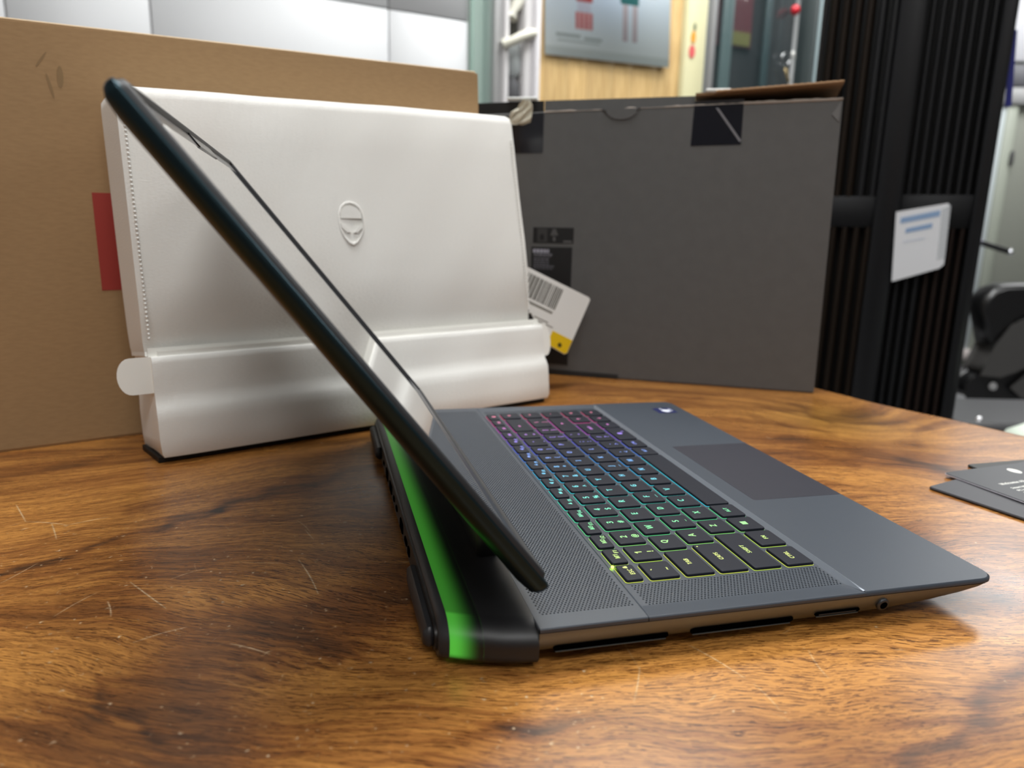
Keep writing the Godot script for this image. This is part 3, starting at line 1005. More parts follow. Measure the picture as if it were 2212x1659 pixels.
func window_mark() -> ArrayMesh:
	return plate(PackedVector2Array([Vector2(-0.0019, -0.0017), Vector2(0.0019, -0.0019), Vector2(0.0019, 0.0019), Vector2(-0.0019, 0.0017)]), 0.00005)

func speaker_mark() -> ArrayMesh:
	return plate(PackedVector2Array([Vector2(-0.0016, -0.0007), Vector2(-0.0006, -0.0007), Vector2(0.0007, -0.0016), Vector2(0.0007, 0.0016), Vector2(-0.0006, 0.0007), Vector2(-0.0016, 0.0007)]), 0.00005)

func fkey_mark(i: int) -> ArrayMesh:
	match i % 4:
		0: return ring_mark(0.0013)
		1: return plate(PackedVector2Array([Vector2(-0.0013, -0.0011), Vector2(0.0013, -0.0011), Vector2(0, 0.0014)]), 0.00005)
		2: return plate(PackedVector2Array([Vector2(-0.0015, -0.0009), Vector2(0.0015, -0.0009), Vector2(0.0015, 0.0009), Vector2(-0.0015, 0.0009)]), 0.00005)
	return speaker_mark()

# ------------------------------------------------------------------ boxes on the table
const WA := Vector3(0.265, 0, -0.270)
var WU := Vector3(0.35912, 0, 0.93329)
var WH := Vector3(0.93329, 0, -0.35912)
func wb(u: float, v: float, out: float) -> Vector3:
	var l := deg_to_rad(8.0 + 5.0 * u / 0.36)
	return WA + WU * u + (Vector3.UP * cos(l) + WH * sin(l)) * v + (Vector3.UP * sin(l) - WH * cos(l)) * out

func wb_frame(u: float, v: float, out: float) -> Transform3D:
	var l := deg_to_rad(8.0 + 5.0 * u / 0.36)
	return Transform3D(Basis(WU, Vector3.UP * cos(l) + WH * sin(l), Vector3.UP * sin(l) - WH * cos(l)), wb(u, v, out))

func boxes() -> void:
	white_box()
	kraft_box()
	grey_box()

func white_box() -> void:
	var fab := mat(Color(0.905, 0.90, 0.88), 0.75)
	fab.normal_enabled = true
	fab.normal_texture = noise_tex(0.05, 512, true, 3.0, 17, 5)
	fab.normal_scale = 0.55
	fab.uv1_triplanar = true
	fab.uv1_world_triplanar = true
	fab.uv1_scale = V(9, 30, 9)
	var t := thing("laptop_carton", "white cloth-covered laptop box with embossed head emblem, leaning against the kraft box", "box")
	var s := new_st()
	# [v or fraction above 0.08, out, u left, u right, fraction?]
	var rows := [[1.0, -0.0045, 0.002, 0.354, 1], [0.985, -0.0012, 0.0, 0.3565, 1], [0.955, 0.0, -0.0005, 0.3575, 1], [0.8, 0.0, -0.0005, 0.3578, 1], [0.6, 0.0, -0.0005, 0.358, 1], [0.4, -0.0002, -0.0005, 0.358, 1], [0.27, -0.001, -0.0004, 0.3582, 1], [0.17, -0.0028, -0.0002, 0.3585, 1], [0.09, -0.0062, 0.0, 0.3585, 1], [0.03, -0.0092, 0.0005, 0.3588, 1], [0.012, -0.0098, 0.001, 0.359, 1],
		[0.0790, -0.0085, 0.001, 0.359, 0], [0.0785, 0.0006, 0.003, 0.366, 0], [0.0775, 0.0018, 0.0032, 0.3665, 0], [0.0735, 0.0022, 0.0032, 0.3668, 0], [0.062, 0.0022, 0.003, 0.3665, 0], [0.052, 0.0022, 0.003, 0.366, 0], [0.0455, 0.0028, 0.0028, 0.3655, 0], [0.0415, 0.0048, 0.0026, 0.3655, 0], [0.037, 0.0062, 0.0024, 0.3658, 0], [0.031, 0.0066, 0.0024, 0.3655, 0], [0.018, 0.0062, 0.0024, 0.365, 0], [0.008, 0.0056, 0.003, 0.3645, 0], [0.0045, 0.0040, 0.0045, 0.363, 0]]
	var rings := []
	var NU := 24
	for q in rows:
		var ring := PackedVector3Array()
		for k in NU + 1:
			var u := lerpf(q[2], q[3], k / float(NU))
			var top := 0.2690 + 0.0195 * u / 0.354
			var v: float = q[0] if q[4] == 0 else 0.08 + q[0] * (top - 0.08)
			var wob := 0.0006 * sin(u * 31.0 + v * 25.0) + 0.0004 * sin(u * 83.0 - v * 60.0)
			if k == 0 or k == NU:
				wob -= 0.0012
			ring.append(wb(u, v, q[1] + wob))
		var tv: float = q[0] if q[4] == 0 else 0.08 + q[0] * 0.2
		for k in NU + 1:
			var u := lerpf(q[3] - 0.004, q[2] - 0.0035, k / float(NU))
			var top := 0.2690 + 0.0195 * u / 0.354
			var v: float = q[0] if q[4] == 0 else 0.08 + q[0] * (top - 0.08)
			ring.append(wb(u, v, -0.045 + 0.020 * (u / 0.36) * (v / 0.28)))
		for k in ring.size():
			ring[k].y = maxf(ring[k].y, 0.0032)
		rings.append(ring)
	var gr := []
	for i in rings.size() - 1:
		gr.append(2 if i == 10 else (3 if i == 11 else (1 if i < 10 else 4)))
	loft(s, rings, gr, true, true, [24, 25, 49])
	part(t, "body", done(s), fab)
	# liner sheet that stands behind the lower flap, and its pull tabs
	var lm := mat(Color(0.93, 0.925, 0.90), 0.5)
	s = new_st()
	rings = []
	var flat := [-1, -1, -1, -1, -1, -1, -1, -1, -1, -1, -1, -1]
	for q in [[0.0848, -0.0056, 0.002, 0.366], [0.0822, -0.0022, 0.008, 0.364]]:
		s = new_st()
		rings = []
		for k in 13:
			var u := lerpf(q[2], q[3], k / 12.0)
			rings.append(PackedVector3Array([wb(u, q[0], q[1]), wb(u, 0.076, q[1]), wb(u, 0.076, q[1] + 0.0013), wb(u, q[0], q[1] + 0.0013)]))
		rings.reverse()
		loft(s, rings, flat)
		part(t, "liner", done(s), lm)
	# black slab standing in for the gap and contact shadow under the cover
	s = new_st()
	rings = []
	for y in [0.0042, 0.0003]:
		var r := PackedVector3Array()
		for q in [[0.001, -0.0015], [0.361, -0.0015], [0.357, -0.042], [-0.003, -0.042]]:
			var c := wb(q[0], 0.002, q[1])
			c.y = y
			r.append(c)
		rings.append(r)
	loft(s, rings, [-1])
	part(t, "base", done(s), M.black)
	var tabp := PackedVector2Array()
	for k in 13:
		var a := PI / 2 + PI * k / 12.0
		tabp.append(Vector2(-0.011 + 0.009 * cos(a), 0.0655 + 0.0132 * sin(a)))
	tabp.append(Vector2(0.004, 0.0523))
	tabp.append(Vector2(0.004, 0.0787))
	var tb := part(t, "pull_tab", plate(tabp, 0.0014), lm)
	tb.transform = Transform3D(wb_frame(0.0, 0.0, 0.0).basis.rotated(Vector3.UP, 0.0), wb(0, 0, -0.001))
	tabp = PackedVector2Array([Vector2(0.0, 0.047)])
	for k in 13:
		var a := -PI / 2 + PI * k / 12.0
		tabp.append(Vector2(0.013 + 0.007 * cos(a) * pow(absf(cos(a)), 0.0), 0.0635 + 0.0165 * sin(a)))
	tabp.append(Vector2(0.0, 0.080))
	tb = part(t, "pull_tab", plate(tabp, 0.0014), lm)
	tb.transform = wb_frame(0.356, 0.0, -0.0005)
	# stitched seams down both sides of the cover
	s = new_st()
	for q in [[0.0035, 1.0], [0.3535, 0.6]]:
		for k in 56:
			var v := 0.092 + k * 0.0031
			if v > 0.258 + 0.02 * q[0] / 0.354:
				break
			var c := wb(q[0], v, 0.0002 * q[1])
			var f := wb_frame(q[0], v, 0)
			var rgs := []
			for w in [[0.00025, 0.0011], [0.0008, 0.0006], [0.0009, -0.0006], [0.0003, -0.0011]]:
				var r := PackedVector3Array()
				for j in 6:
					r.append(c + f.basis.x * cos(TAU * j / 6) * w[0] * 1.1 - (-f.basis.z) * sin(TAU * j / 6) * w[0] * -1.0 + f.basis.y * w[1])
				r.reverse()
				rgs.append(r)
			loft(s, rgs, [1, 1, 1])
	var sm := part(t, "seam_stitching", done(s), fab)
	sm.set_meta("kind", "stuff")
	# embossed emblem: an oval head outline with a brow and two slanted eyes
	var em := part(t, "emblem", ring_plate(head_outline(1.0), 0.87, 0.0018), fab)
	em.transform = wb_frame(0.170, 0.1775, 0.0)
	part(em, "brow", plate(PackedVector2Array([Vector2(-0.0095, 0.0035), Vector2(0.0095, 0.0035), Vector2(0.0092, 0.008), Vector2(0.006, 0.0125), Vector2(0, 0.0142), Vector2(-0.006, 0.0125), Vector2(-0.0092, 0.008)]), 0.0012), fab, V(0, 0, 0.0004))
	for sg in [-1.0, 1.0]:
		var ep := PackedVector2Array([Vector2(0.0012, -0.0085), Vector2(0.005, -0.0082), Vector2(0.0092, -0.0045), Vector2(0.0098, -0.0005), Vector2(0.006, -0.003)])
		if sg < 0:
			var ep2 := PackedVector2Array()
			for p in ep:
				ep2.append(Vector2(-p.x, p.y))
			ep2.reverse()
			ep = ep2
		part(em, "eye", plate(ep, 0.0014), fab, V(0, 0, 0.0005))
	# barcode card tucked behind its right edge
	var l := deg_to_rad(12.5)
	var cb := Basis(WU, Vector3.UP * cos(l) + WH * sin(l), Vector3.UP * sin(l) - WH * cos(l))
	var card := thing("label_card", "tilted white barcode card with a yellow bottom edge sticking out behind the white box", "label card", Transform3D(cb, WA - cb.z * 0.030))
	var gx := 0.02
	var cp := []
	for q in [[0.369, 0.1455], [0.369, 0.1100], [0.3935, 0.0585], [0.4165, 0.0455], [0.4205, 0.0465], [0.4615, 0.1025], [0.4600, 0.1055]]:
		cp.append(Vector2(q[0], q[1]))
	part(card, "card", plate(PackedVector2Array(cp), 0.0008), mat(Color(0.86, 0.855, 0.84), 0.45))
	part(card, "yellow_edge", plate(PackedVector2Array([Vector2(0.394, 0.0588), Vector2(0.4165, 0.0460), Vector2(0.4202, 0.0470), Vector2(0.4295, 0.0596), Vector2(0.4035, 0.0722)]), 0.0003), mat(Color(0.85, 0.70, 0.02), 0.45), V(0, 0, 0.0006))
	var ink := mat(Color(0.32, 0.31, 0.28), 0.5)
	var rng := RandomNumberGenerator.new()
	rng.seed = 5
	var along := Vector2(0.9105, -0.4135)
	var down := Vector2(-0.575, -0.818)
	var o := Vector2(0.3775, 0.1365)
	var x := 0.0
	while x < 0.052:
		var wd := rng.randf_range(0.0006, 0.0024)
		var a := o + along * x
		var b := o + along * (x + wd)
		part(card, "barcode_bar", plate(PackedVector2Array([a, a + down * 0.026, b + down * 0.026, b]), 0.0001), ink, V(0, 0, 0.0005))
		x += wd + rng.randf_range(0.0006, 0.0016)
	for q in [[0.0, 0.029, 0.05, 0.0028], [0.0, 0.046, 0.02, 0.0016], [0.03, 0.042, 0.02, 0.0012], [0.036, 0.045, 0.022, 0.0012], [0.0, 0.05, 0.026, 0.0014], [0.03, 0.054, 0.02, 0.0012], [0.034, 0.058, 0.02, 0.0012]]:
		var a: Vector2 = o + along * q[0] + down * q[1]
		var b: Vector2 = a + along * q[2]
		part(card, "print_line", plate(PackedVector2Array([a, a + down * q[3], b + down * q[3], b]), 0.0001), mat(Color(0.5, 0.49, 0.46), 0.5), V(0, 0, 0.0005))
	part(card, "print_mark", plate(ellipse(0.411, 0.056, 0.0028, 0.0026), 0.0001), mat(Color(0.3, 0.26, 0.02), 0.5), V(0, 0, 0.0008))

func ring_plate(o: Array, k: float, th: float) -> ArrayMesh:
	var s := new_st()
	var rings := []
	for q in [[1.0, -th / 2], [1.0, th / 2 - 0.0003], [0.98, th / 2], [k + 0.02, th / 2], [k, th / 2 - 0.0003], [k, -th / 2]]:
		var r := PackedVector3Array()
		for p in o:
			r.append(V(p.x * q[0], p.y * q[0], q[1]))
		rings.append(r)
	rings.reverse()
	loft(s, rings, [1, 1, 1, 1, 1], false, false)
	return done(s)

func head_outline(k: float) -> Array:
	var o := []
	for q in [[0.0, -0.0195], [0.004, -0.0175], [0.008, -0.0125], [0.0108, -0.006], [0.0118, 0.001], [0.0112, 0.008], [0.0085, 0.0138], [0.0045, 0.0168], [0, 0.0178], [-0.0045, 0.0168], [-0.0085, 0.0138], [-0.0112, 0.008], [-0.0118, 0.001], [-0.0108, -0.006], [-0.008, -0.0125], [-0.004, -0.0175]]:
		o.append(Vector2(q[0], q[1]) * k)
	return o

func kraft_box() -> void:
	var u := V(0.328, 0, 0.9447).normalized()
	var h := V(0.9447, 0, -0.328).normalized()
	var l := deg_to_rad(4.0)
	var b := Basis(u, Vector3.UP * cos(l) + h * sin(l), Vector3.UP * sin(l) - h * cos(l))
	var t := thing("kraft_carton", "large brown kraft cardboard box standing behind the white box, with a red printed block", "box", Transform3D(b, V(0.315, 0.0, -0.389)))
	var k := mat(Color(0.64, 0.48, 0.315), 0.8)
	k.albedo_texture = noise_tex(0.03, 512, false, 1, 41, 5, ramp2(Color(0.93, 0.92, 0.91), Color(1, 1, 1)))
	k.uv1_triplanar = true
	k.uv1_scale = V(6, 22, 6)
	M.kraft = k
	k.albedo_color = Color(0.62, 0.50, 0.35)
	var s := new_st()
	var ring := func(v0: float, slope: float, ins: float, d: float) -> PackedVector3Array:
		var o := PackedVector3Array()
		for q in [[-0.26 + ins, -ins], [0.431 - ins, -ins], [0.431 - ins, -d + ins], [-0.26 + ins, -d + ins]]:
			o.append(V(q[0], v0 + slope * q[0], q[1]))
		return o
	var rings := [ring.call(0.3125, 0.0262, 0.003, 0.07), ring.call(0.3110, 0.0262, 0.0, 0.07), ring.call(0.002, 0, 0.0, 0.066), ring.call(0.0, 0, 0.001, 0.066)]
	for r in rings.slice(2):
		for i in [2, 3]:
			r[i] += V(0, 0.0050, 0)
	loft(s, rings, [-1, -1, -1])
	part(t, "body", done(s), k)
	part(t, "red_print", plate(PackedVector2Array([Vector2(0.0795, 0.119), Vector2(0.17, 0.119), Vector2(0.17, 0.194), Vector2(0.0795, 0.194)]), 0.0003), mat(Color(0.58, 0.17, 0.13), 0.7), V(0, 0, 0.0002))
	part(t, "top_edge", slab(-0.258, 0.429, -0.0035, -0.0005, 0, 0.0016, 0.0008, 0.0005), mat(Color(0.86, 0.76, 0.62), 0.8), V(0, 0.3116, 0), V(0, 0, 0.0262))
	var sm := mat(Color(0.52, 0.42, 0.29), 0.85)
	for q in [[0.060, 0.270, 0.001, 0.018, 0.2], [0.067, 0.277, 0.0022, 0.016, -0.05], [0.056, 0.288, 0.0008, 0.014, -0.6]]:
		part(t, "smudge", plate(ellipse(0, 0, q[2], q[3] / 2, 12), 0.0001), sm, V(q[0], q[1], 0.0001), V(0, 0, q[4]))

func grey_box() -> void:
	var u := V(-0.479, 0, 0.8778).normalized()
	var h := V(0.8778, 0, 0.479).normalized()
	var t := thing("grey_carton", "dark grey cardboard box with taped flaps, its right corner at the table edge", "box", Transform3D(Basis(u, Vector3.UP, -h), V(0.5255, 0.0, 0.109)))
	var g := mat(Color(0.36, 0.36, 0.358), 0.5)
	g.albedo_texture = noise_tex(0.02, 512, false, 1, 61, 5, ramp2(Color(0.95, 0.95, 0.95), Color(1, 1, 1)))
	g.uv1_triplanar = true
	g.uv1_scale = V(5, 5, 5)
	var fray := mat(Color(0.62, 0.58, 0.54), 0.85)
	var kin := mat(Color(0.50, 0.385, 0.26), 0.85)
	var tape := mat(Color(0.09, 0.095, 0.125), 0.16)
	var s := new_st()
	var rings := []
	for q in [[0.2972, 0.03, 0.0012], [0.2960, 0.03, 0.0], [0.002, 0, 0.0], [0.0, 0, 0.001]]:
		var r := PackedVector3Array()
		for c in [[-0.125 + q[2], -q[2]], [0.300 - q[2] - (0.0045 if q[1] > 0 else 0.0), -q[2]], [0.300 - q[2] - (0.0045 if q[1] > 0 else 0.0), -0.11 + q[2]], [-0.125 + q[2], -0.11 + q[2]]]:
			r.append(V(c[0], q[0] + q[1] * c[0], c[1]))
		rings.append(r)
	loft(s, rings, [-1, -1, -1])
	part(t, "body", done(s), g)
	# torn pale edge along the top of the front
	s = new_st()
	rings = []
	var rng := RandomNumberGenerator.new()
	rng.seed = 8
	for k in 61:
		var x := lerpf(-0.012, 0.2955, k / 60.0)
		var a := 0.0008 + 0.0009 * rng.randf() + (0.0008 if x > 0.2 else 0.0)
		if x > 0.02 and x < 0.13 and fmod(x, 0.04) > 0.008:
			a = 0.0004
		var y := 0.2966 + 0.03 * x
		rings.append(PackedVector3Array([V(x, y + a, -0.0022), V(x, y - a * 0.4, -0.0022), V(x, y - a * 0.4, 0.0004), V(x, y + a, 0.0004)]))
	rings.reverse()
	loft(s, rings, [])
	part(t, "torn_edge", done(s), fray)
	# grey tuck flap rising behind the front, with its half-round tongue outside
	part(t, "tuck_flap", plate(PackedVector2Array([Vector2(-0.013, 0.290), Vector2(0.150, 0.295), Vector2(0.150, 0.3118), Vector2(-0.013, 0.3092)]), 0.0016), g, V(0, 0, -0.006))
	var tp := PackedVector2Array()
	for k in 15:
		var a := PI + PI * k / 14.0
		tp.append(Vector2(0.073 + 0.0165 * cos(a), 0.2975 + 0.0095 * sin(a)))
	tp.append(Vector2(0.0935, 0.2998))
	tp.append(Vector2(0.052, 0.2985))
	part(t, "tongue", plate(tp, 0.0014), g, V(0, 0, 0.0009))
	# brown underside of the lifted lid flap
	s = new_st()
	loft(s, [PackedVector3Array([V(0.150, 0.3135, 0.002), V(0.294, 0.3225, 0.004), V(0.296, 0.309, -0.10), V(0.150, 0.306, -0.10)]), PackedVector3Array([V(0.150, 0.3108, 0.002), V(0.294, 0.3198, 0.004), V(0.296, 0.3062, -0.10), V(0.150, 0.303, -0.10)])], [-1])
	part(t, "lid_flap", done(s), kin)
	s = new_st()
	rings = []
	for k in 41:
		var x := lerpf(0.1705, 0.2942, k / 40.0)
		var y := 0.3136 + 0.0625 * (x - 0.150)
		rings.append(PackedVector3Array([V(x, y + 0.0006 + 0.0004 * (k % 2), 0.0015), V(x, y - 0.0016, 0.0015), V(x, y - 0.0016, 0.0048), V(x, y + 0.0006 + 0.0004 * (k % 2), 0.0046)]))
	rings.reverse()
	loft(s, rings, [])
	part(t, "corrugated_edge", done(s), mat(Color(0.6, 0.47, 0.34), 0.9))
	part(t, "gap_plate", plate(PackedVector2Array([Vector2(-0.124, 0.290), Vector2(-0.014, 0.2945), Vector2(-0.014, 0.3092), Vector2(-0.124, 0.3065)]), 0.002), M.black, V(0, 0, -0.006))  # black plate put in where only a dark gap shows over the box
	part(t, "tape", plate(PackedVector2Array([Vector2(-0.049, 0.2525), Vector2(-0.0125, 0.2530), Vector2(-0.0125, 0.2960), Vector2(-0.049, 0.2945)]), 0.0003), tape, V(0, 0, 0.0003))
	var tpe := part(t, "tape", plate(PackedVector2Array([Vector2(0.1485, 0.2605), Vector2(0.2, 0.2620), Vector2(0.1995, 0.3030), Vector2(0.1495, 0.3012)]), 0.0003), tape, V(0, 0, 0.0003))
	part(tpe, "crease_highlight", plate(PackedVector2Array([Vector2(0.1985, 0.2645), Vector2(0.2, 0.2662), Vector2(0.1745, 0.2985), Vector2(0.1715, 0.2990)]), 0.0006), mat(Color(0.5, 0.5, 0.52), 0.4), V(0, 0, 0.0003))  # highlight on the diagonal wrinkle, painted as a pale plate
	part(tpe, "fold", plate(PackedVector2Array([Vector2(0.1495, 0.3005), Vector2(0.2, 0.3028), Vector2(0.2, 0.3078), Vector2(0.150, 0.3062)]), 0.0004), mat(Color(0.16, 0.15, 0.16), 0.3), V(0, 0, -0.003), V(-0.0, 0, 0))
	part(t, "tape", slab(0.160, 0.186, -0.02, 0.0035, 0.3140, 0.3178, 0.002, 0.001), mat(Color(0.85, 0.85, 0.83), 0.4), V(0, 0, 0), V(0, 0, 0.0))
	# crumpled white tape at the left
	s = new_st()
	rings = []
	var cr := [[0.2835, -0.050, -0.034], [0.287, -0.0515, -0.0275], [0.2915, -0.0515, -0.0262], [0.2965, -0.050, -0.0258], [0.300, -0.043, -0.0255], [0.304, -0.0405, -0.0258], [0.3085, -0.037, -0.028]]
	for i in cr.size():
		var q: Array = cr[cr.size() - 1 - i]
		var r := PackedVector3Array()
		for k in 7:
			r.append(V(lerpf(q[1], q[2], k / 6.0), q[0] + 0.0012 * sin(k * 2.1 + i), 0.0018 + 0.0016 * sin(k * 1.9 + i * 2.3)))
		for k in 7:
			r.append(V(lerpf(q[2], q[1], k / 6.0), q[0], -0.0004))
		rings.append(r)
	loft(s, rings, [-1, -1, -1, -1, -1, -1])
	part(t, "crumpled_tape", done(s), mat(Color(0.80, 0.78, 0.71), 0.5))
	part(t, "tape", slab(-0.056, -0.022, -0.012, 0.0, 0.3095, 0.313, 0.0015, 0.001), mat(Color(0.85, 0.86, 0.85), 0.4))
	part(t, "torn_corner", plate(PackedVector2Array([Vector2(0.2865, 0.2915), Vector2(0.2935, 0.284), Vector2(0.2945, 0.3045)]), 0.0006), mat(Color(0.42, 0.42, 0.42), 0.6), V(0, 0, 0.0004))
	# black printed label with pictograms
	var lb := mat(Color(0.07, 0.07, 0.075), 0.5)
	var lg := mat(Color(0.33, 0.33, 0.33), 0.6)
	var a := part(t, "label", plate(PackedVector2Array([Vector2(-0.021, 0.1535), Vector2(0.0262, 0.1540), Vector2(0.0262, 0.1718), Vector2(-0.021, 0.1712)]), 0.0002), lb, V(0, 0, 0.0002))
	part(a, "pictogram", plate(PackedVector2Array([Vector2(-0.016, 0.1548), Vector2(-0.0045, 0.1548), Vector2(-0.0045, 0.1702), Vector2(-0.016, 0.1702)]), 0.0002), mat(Color(0.2, 0.2, 0.2), 0.6), V(0, 0, 0.0002))
	part(a, "pictogram", plate(PackedVector2Array([Vector2(-0.0128, 0.1575), Vector2(-0.0078, 0.1575), Vector2(-0.0078, 0.1625), Vector2(-0.0103, 0.1645), Vector2(-0.0128, 0.1625)]), 0.0002), lb, V(0, 0, 0.0004))
	part(a, "pictogram", plate(PackedVector2Array([Vector2(-0.001, 0.1625), Vector2(0.0085, 0.1625), Vector2(0.0065, 0.1672), Vector2(0.0055, 0.170), Vector2(0.002, 0.170), Vector2(0.001, 0.1672)]), 0.0002), mat(Color(0.3, 0.3, 0.3), 0.6), V(0, 0, 0.0002))
	part(a, "pictogram", plate(PackedVector2Array([Vector2(0.0025, 0.1562), Vector2(0.0052, 0.1562), Vector2(0.0052, 0.1612), Vector2(0.0025, 0.1612)]), 0.0002), lg, V(0, 0, 0.0002))
	part(a, "print_line", plate(PackedVector2Array([Vector2(0.0145, 0.1548), Vector2(0.0242, 0.1548), Vector2(0.0242, 0.1572), Vector2(0.0145, 0.1572)]), 0.0002), lg, V(0, 0, 0.0002))
	var b := part(t, "label", plate(PackedVector2Array([Vector2(-0.0225, 0.014), Vector2(0.0250, 0.0125), Vector2(0.0252, 0.1498), Vector2(-0.0225, 0.1492)]), 0.0002), lb, V(0, 0, 0.0002))
	for q in [[-0.0205, 0.0, 0.1468, 0.0042, 0.62], [-0.0195, 0.003, 0.1418, 0.0022, 0.42], [-0.0195, 0.0018, 0.1392, 0.0016, 0.3], [-0.0195, -0.001, 0.1365, 0.0018, 0.36], [-0.0195, -0.0015, 0.1338, 0.0018, 0.34], [-0.0195, 0.0, 0.1311, 0.0018, 0.34], [-0.0195, 0.0045, 0.1284, 0.0018, 0.36], [-0.0195, 0.003, 0.1257, 0.0018, 0.3]]:
		var x: float = q[0]
		while x < q[1] - 0.001:
			var wd := rng.randf_range(0.0018, 0.0045)
			wd = minf(wd, q[1] - x)
			part(b, "print_line", plate(PackedVector2Array([Vector2(x, q[2] - q[3]), Vector2(x + wd, q[2] - q[3]), Vector2(x + wd, q[2]), Vector2(x, q[2])]), 0.0002), mat(Color(q[4], q[4], q[4] * 1.08), 0.6), V(0, 0, 0.0002))
			x += wd + 0.0008
	part(t, "bottom_flap", plate(PackedVector2Array([Vector2(-0.125, 0.0008), Vector2(0.085, 0.0008), Vector2(0.085, 0.0055), Vector2(-0.125, 0.0085)]), 0.0012), mat(Color(0.12, 0.12, 0.12), 0.7), V(0, 0, 0.0004))

# ------------------------------------------------------------------ leaflets
func booklets() -> void:
	var blk := mat(Color(0.245, 0.245, 0.26), 0.5)
	var blk2 := mat(Color(0.20, 0.205, 0.22), 0.45)
	var edge := mat(Color(0.72, 0.70, 0.73), 0.6)
	var t := thing("booklet", "thick black booklet lying lowest at the right, its blank corner poking out nearest the laptop", "booklet", Transform3D(Basis(V(0.255, 0, 0.967), V(0, 1, 0), V(-0.967, 0, 0.255)), V(0.1068, 0, 0.2627)), "black leaflets right of the laptop")
	part(t, "cover", slab(0, 0.16, 0, 0.12, 0.0002, 0.0022, 0.003, 0.0007), blk)
	var t2 := thing("booklet", "black welcome card with white lettering and an oval logo, topmost of the leaflets", "card", Transform3D(Basis(V(0.09, 0, 0.996), V(0.012, 1, 0.012), V(-0.996, 0, 0.09)).orthonormalized(), V(0.1265, 0.0026, 0.2953)), "black leaflets right of the laptop")
	part(t2, "card", slab(0, 0.15, 0, 0.10, 0.0, 0.0008, 0.004, 0.0003), blk2)
	part(t2, "white_edge", slab(-0.0003, 0.1494, -0.0002, 0.1002, -0.0005, 0.0003, 0.004, 0.0002), edge)
	var wm := mat(Color(0.93, 0.93, 0.9), 0.5)
	var lines := [["Welcome Alien", 0.0030, 0.0168, 0.0322], ["Smart WiFi", 0.0024, 0.0168, 0.0405], ["PC is a", 0.0024, 0.0165, 0.0452], ["A", 0.0024, 0.0168, 0.0498]]
	for q in lines:
		var m := text(q[0], q[1], 0.00006, true)
		part(t2, "lettering", m, wm, V(q[2], 0.00084, q[3]), V(-PI / 2, 0, 0))
	part(t2, "logo", plate(ellipse(0, 0, 0.0037, 0.0055), 0.00006), wm, V(0.0565, 0.00084, 0.0135), V(-PI / 2, 0, 0))
	var t3 := thing("booklet", "thin black leaflet sticking out behind the lettered welcome card", "leaflet", Transform3D(Basis(V(0.012, 0, 1), V(0, 1, 0), V(-1, 0, 0.012)).orthonormalized(), V(0.1422, 0.0, 0.3327)), "black leaflets right of the laptop")
	part(t3, "cover", slab(0, 0.12, 0, 0.09, 0.0002, 0.0021, 0.003, 0.0005), mat(Color(0.16, 0.165, 0.16), 0.5))

# ------------------------------------------------------------------ behind the boxes
func vpost(called: String, s0: float, s1: float, n0: float, n1: float, m: Material, label: String, cat: String, y0 := -0.75, y1 := 2.0) -> MeshInstance3D:
	return one(called, cbox(s1 - s0, y1 - y0, n1 - n0, 0.004), m, Transform3D(WALL.basis, W((s0 + s1) / 2, (y0 + y1) / 2, (n0 + n1) / 2)), label, cat, "", "structure")

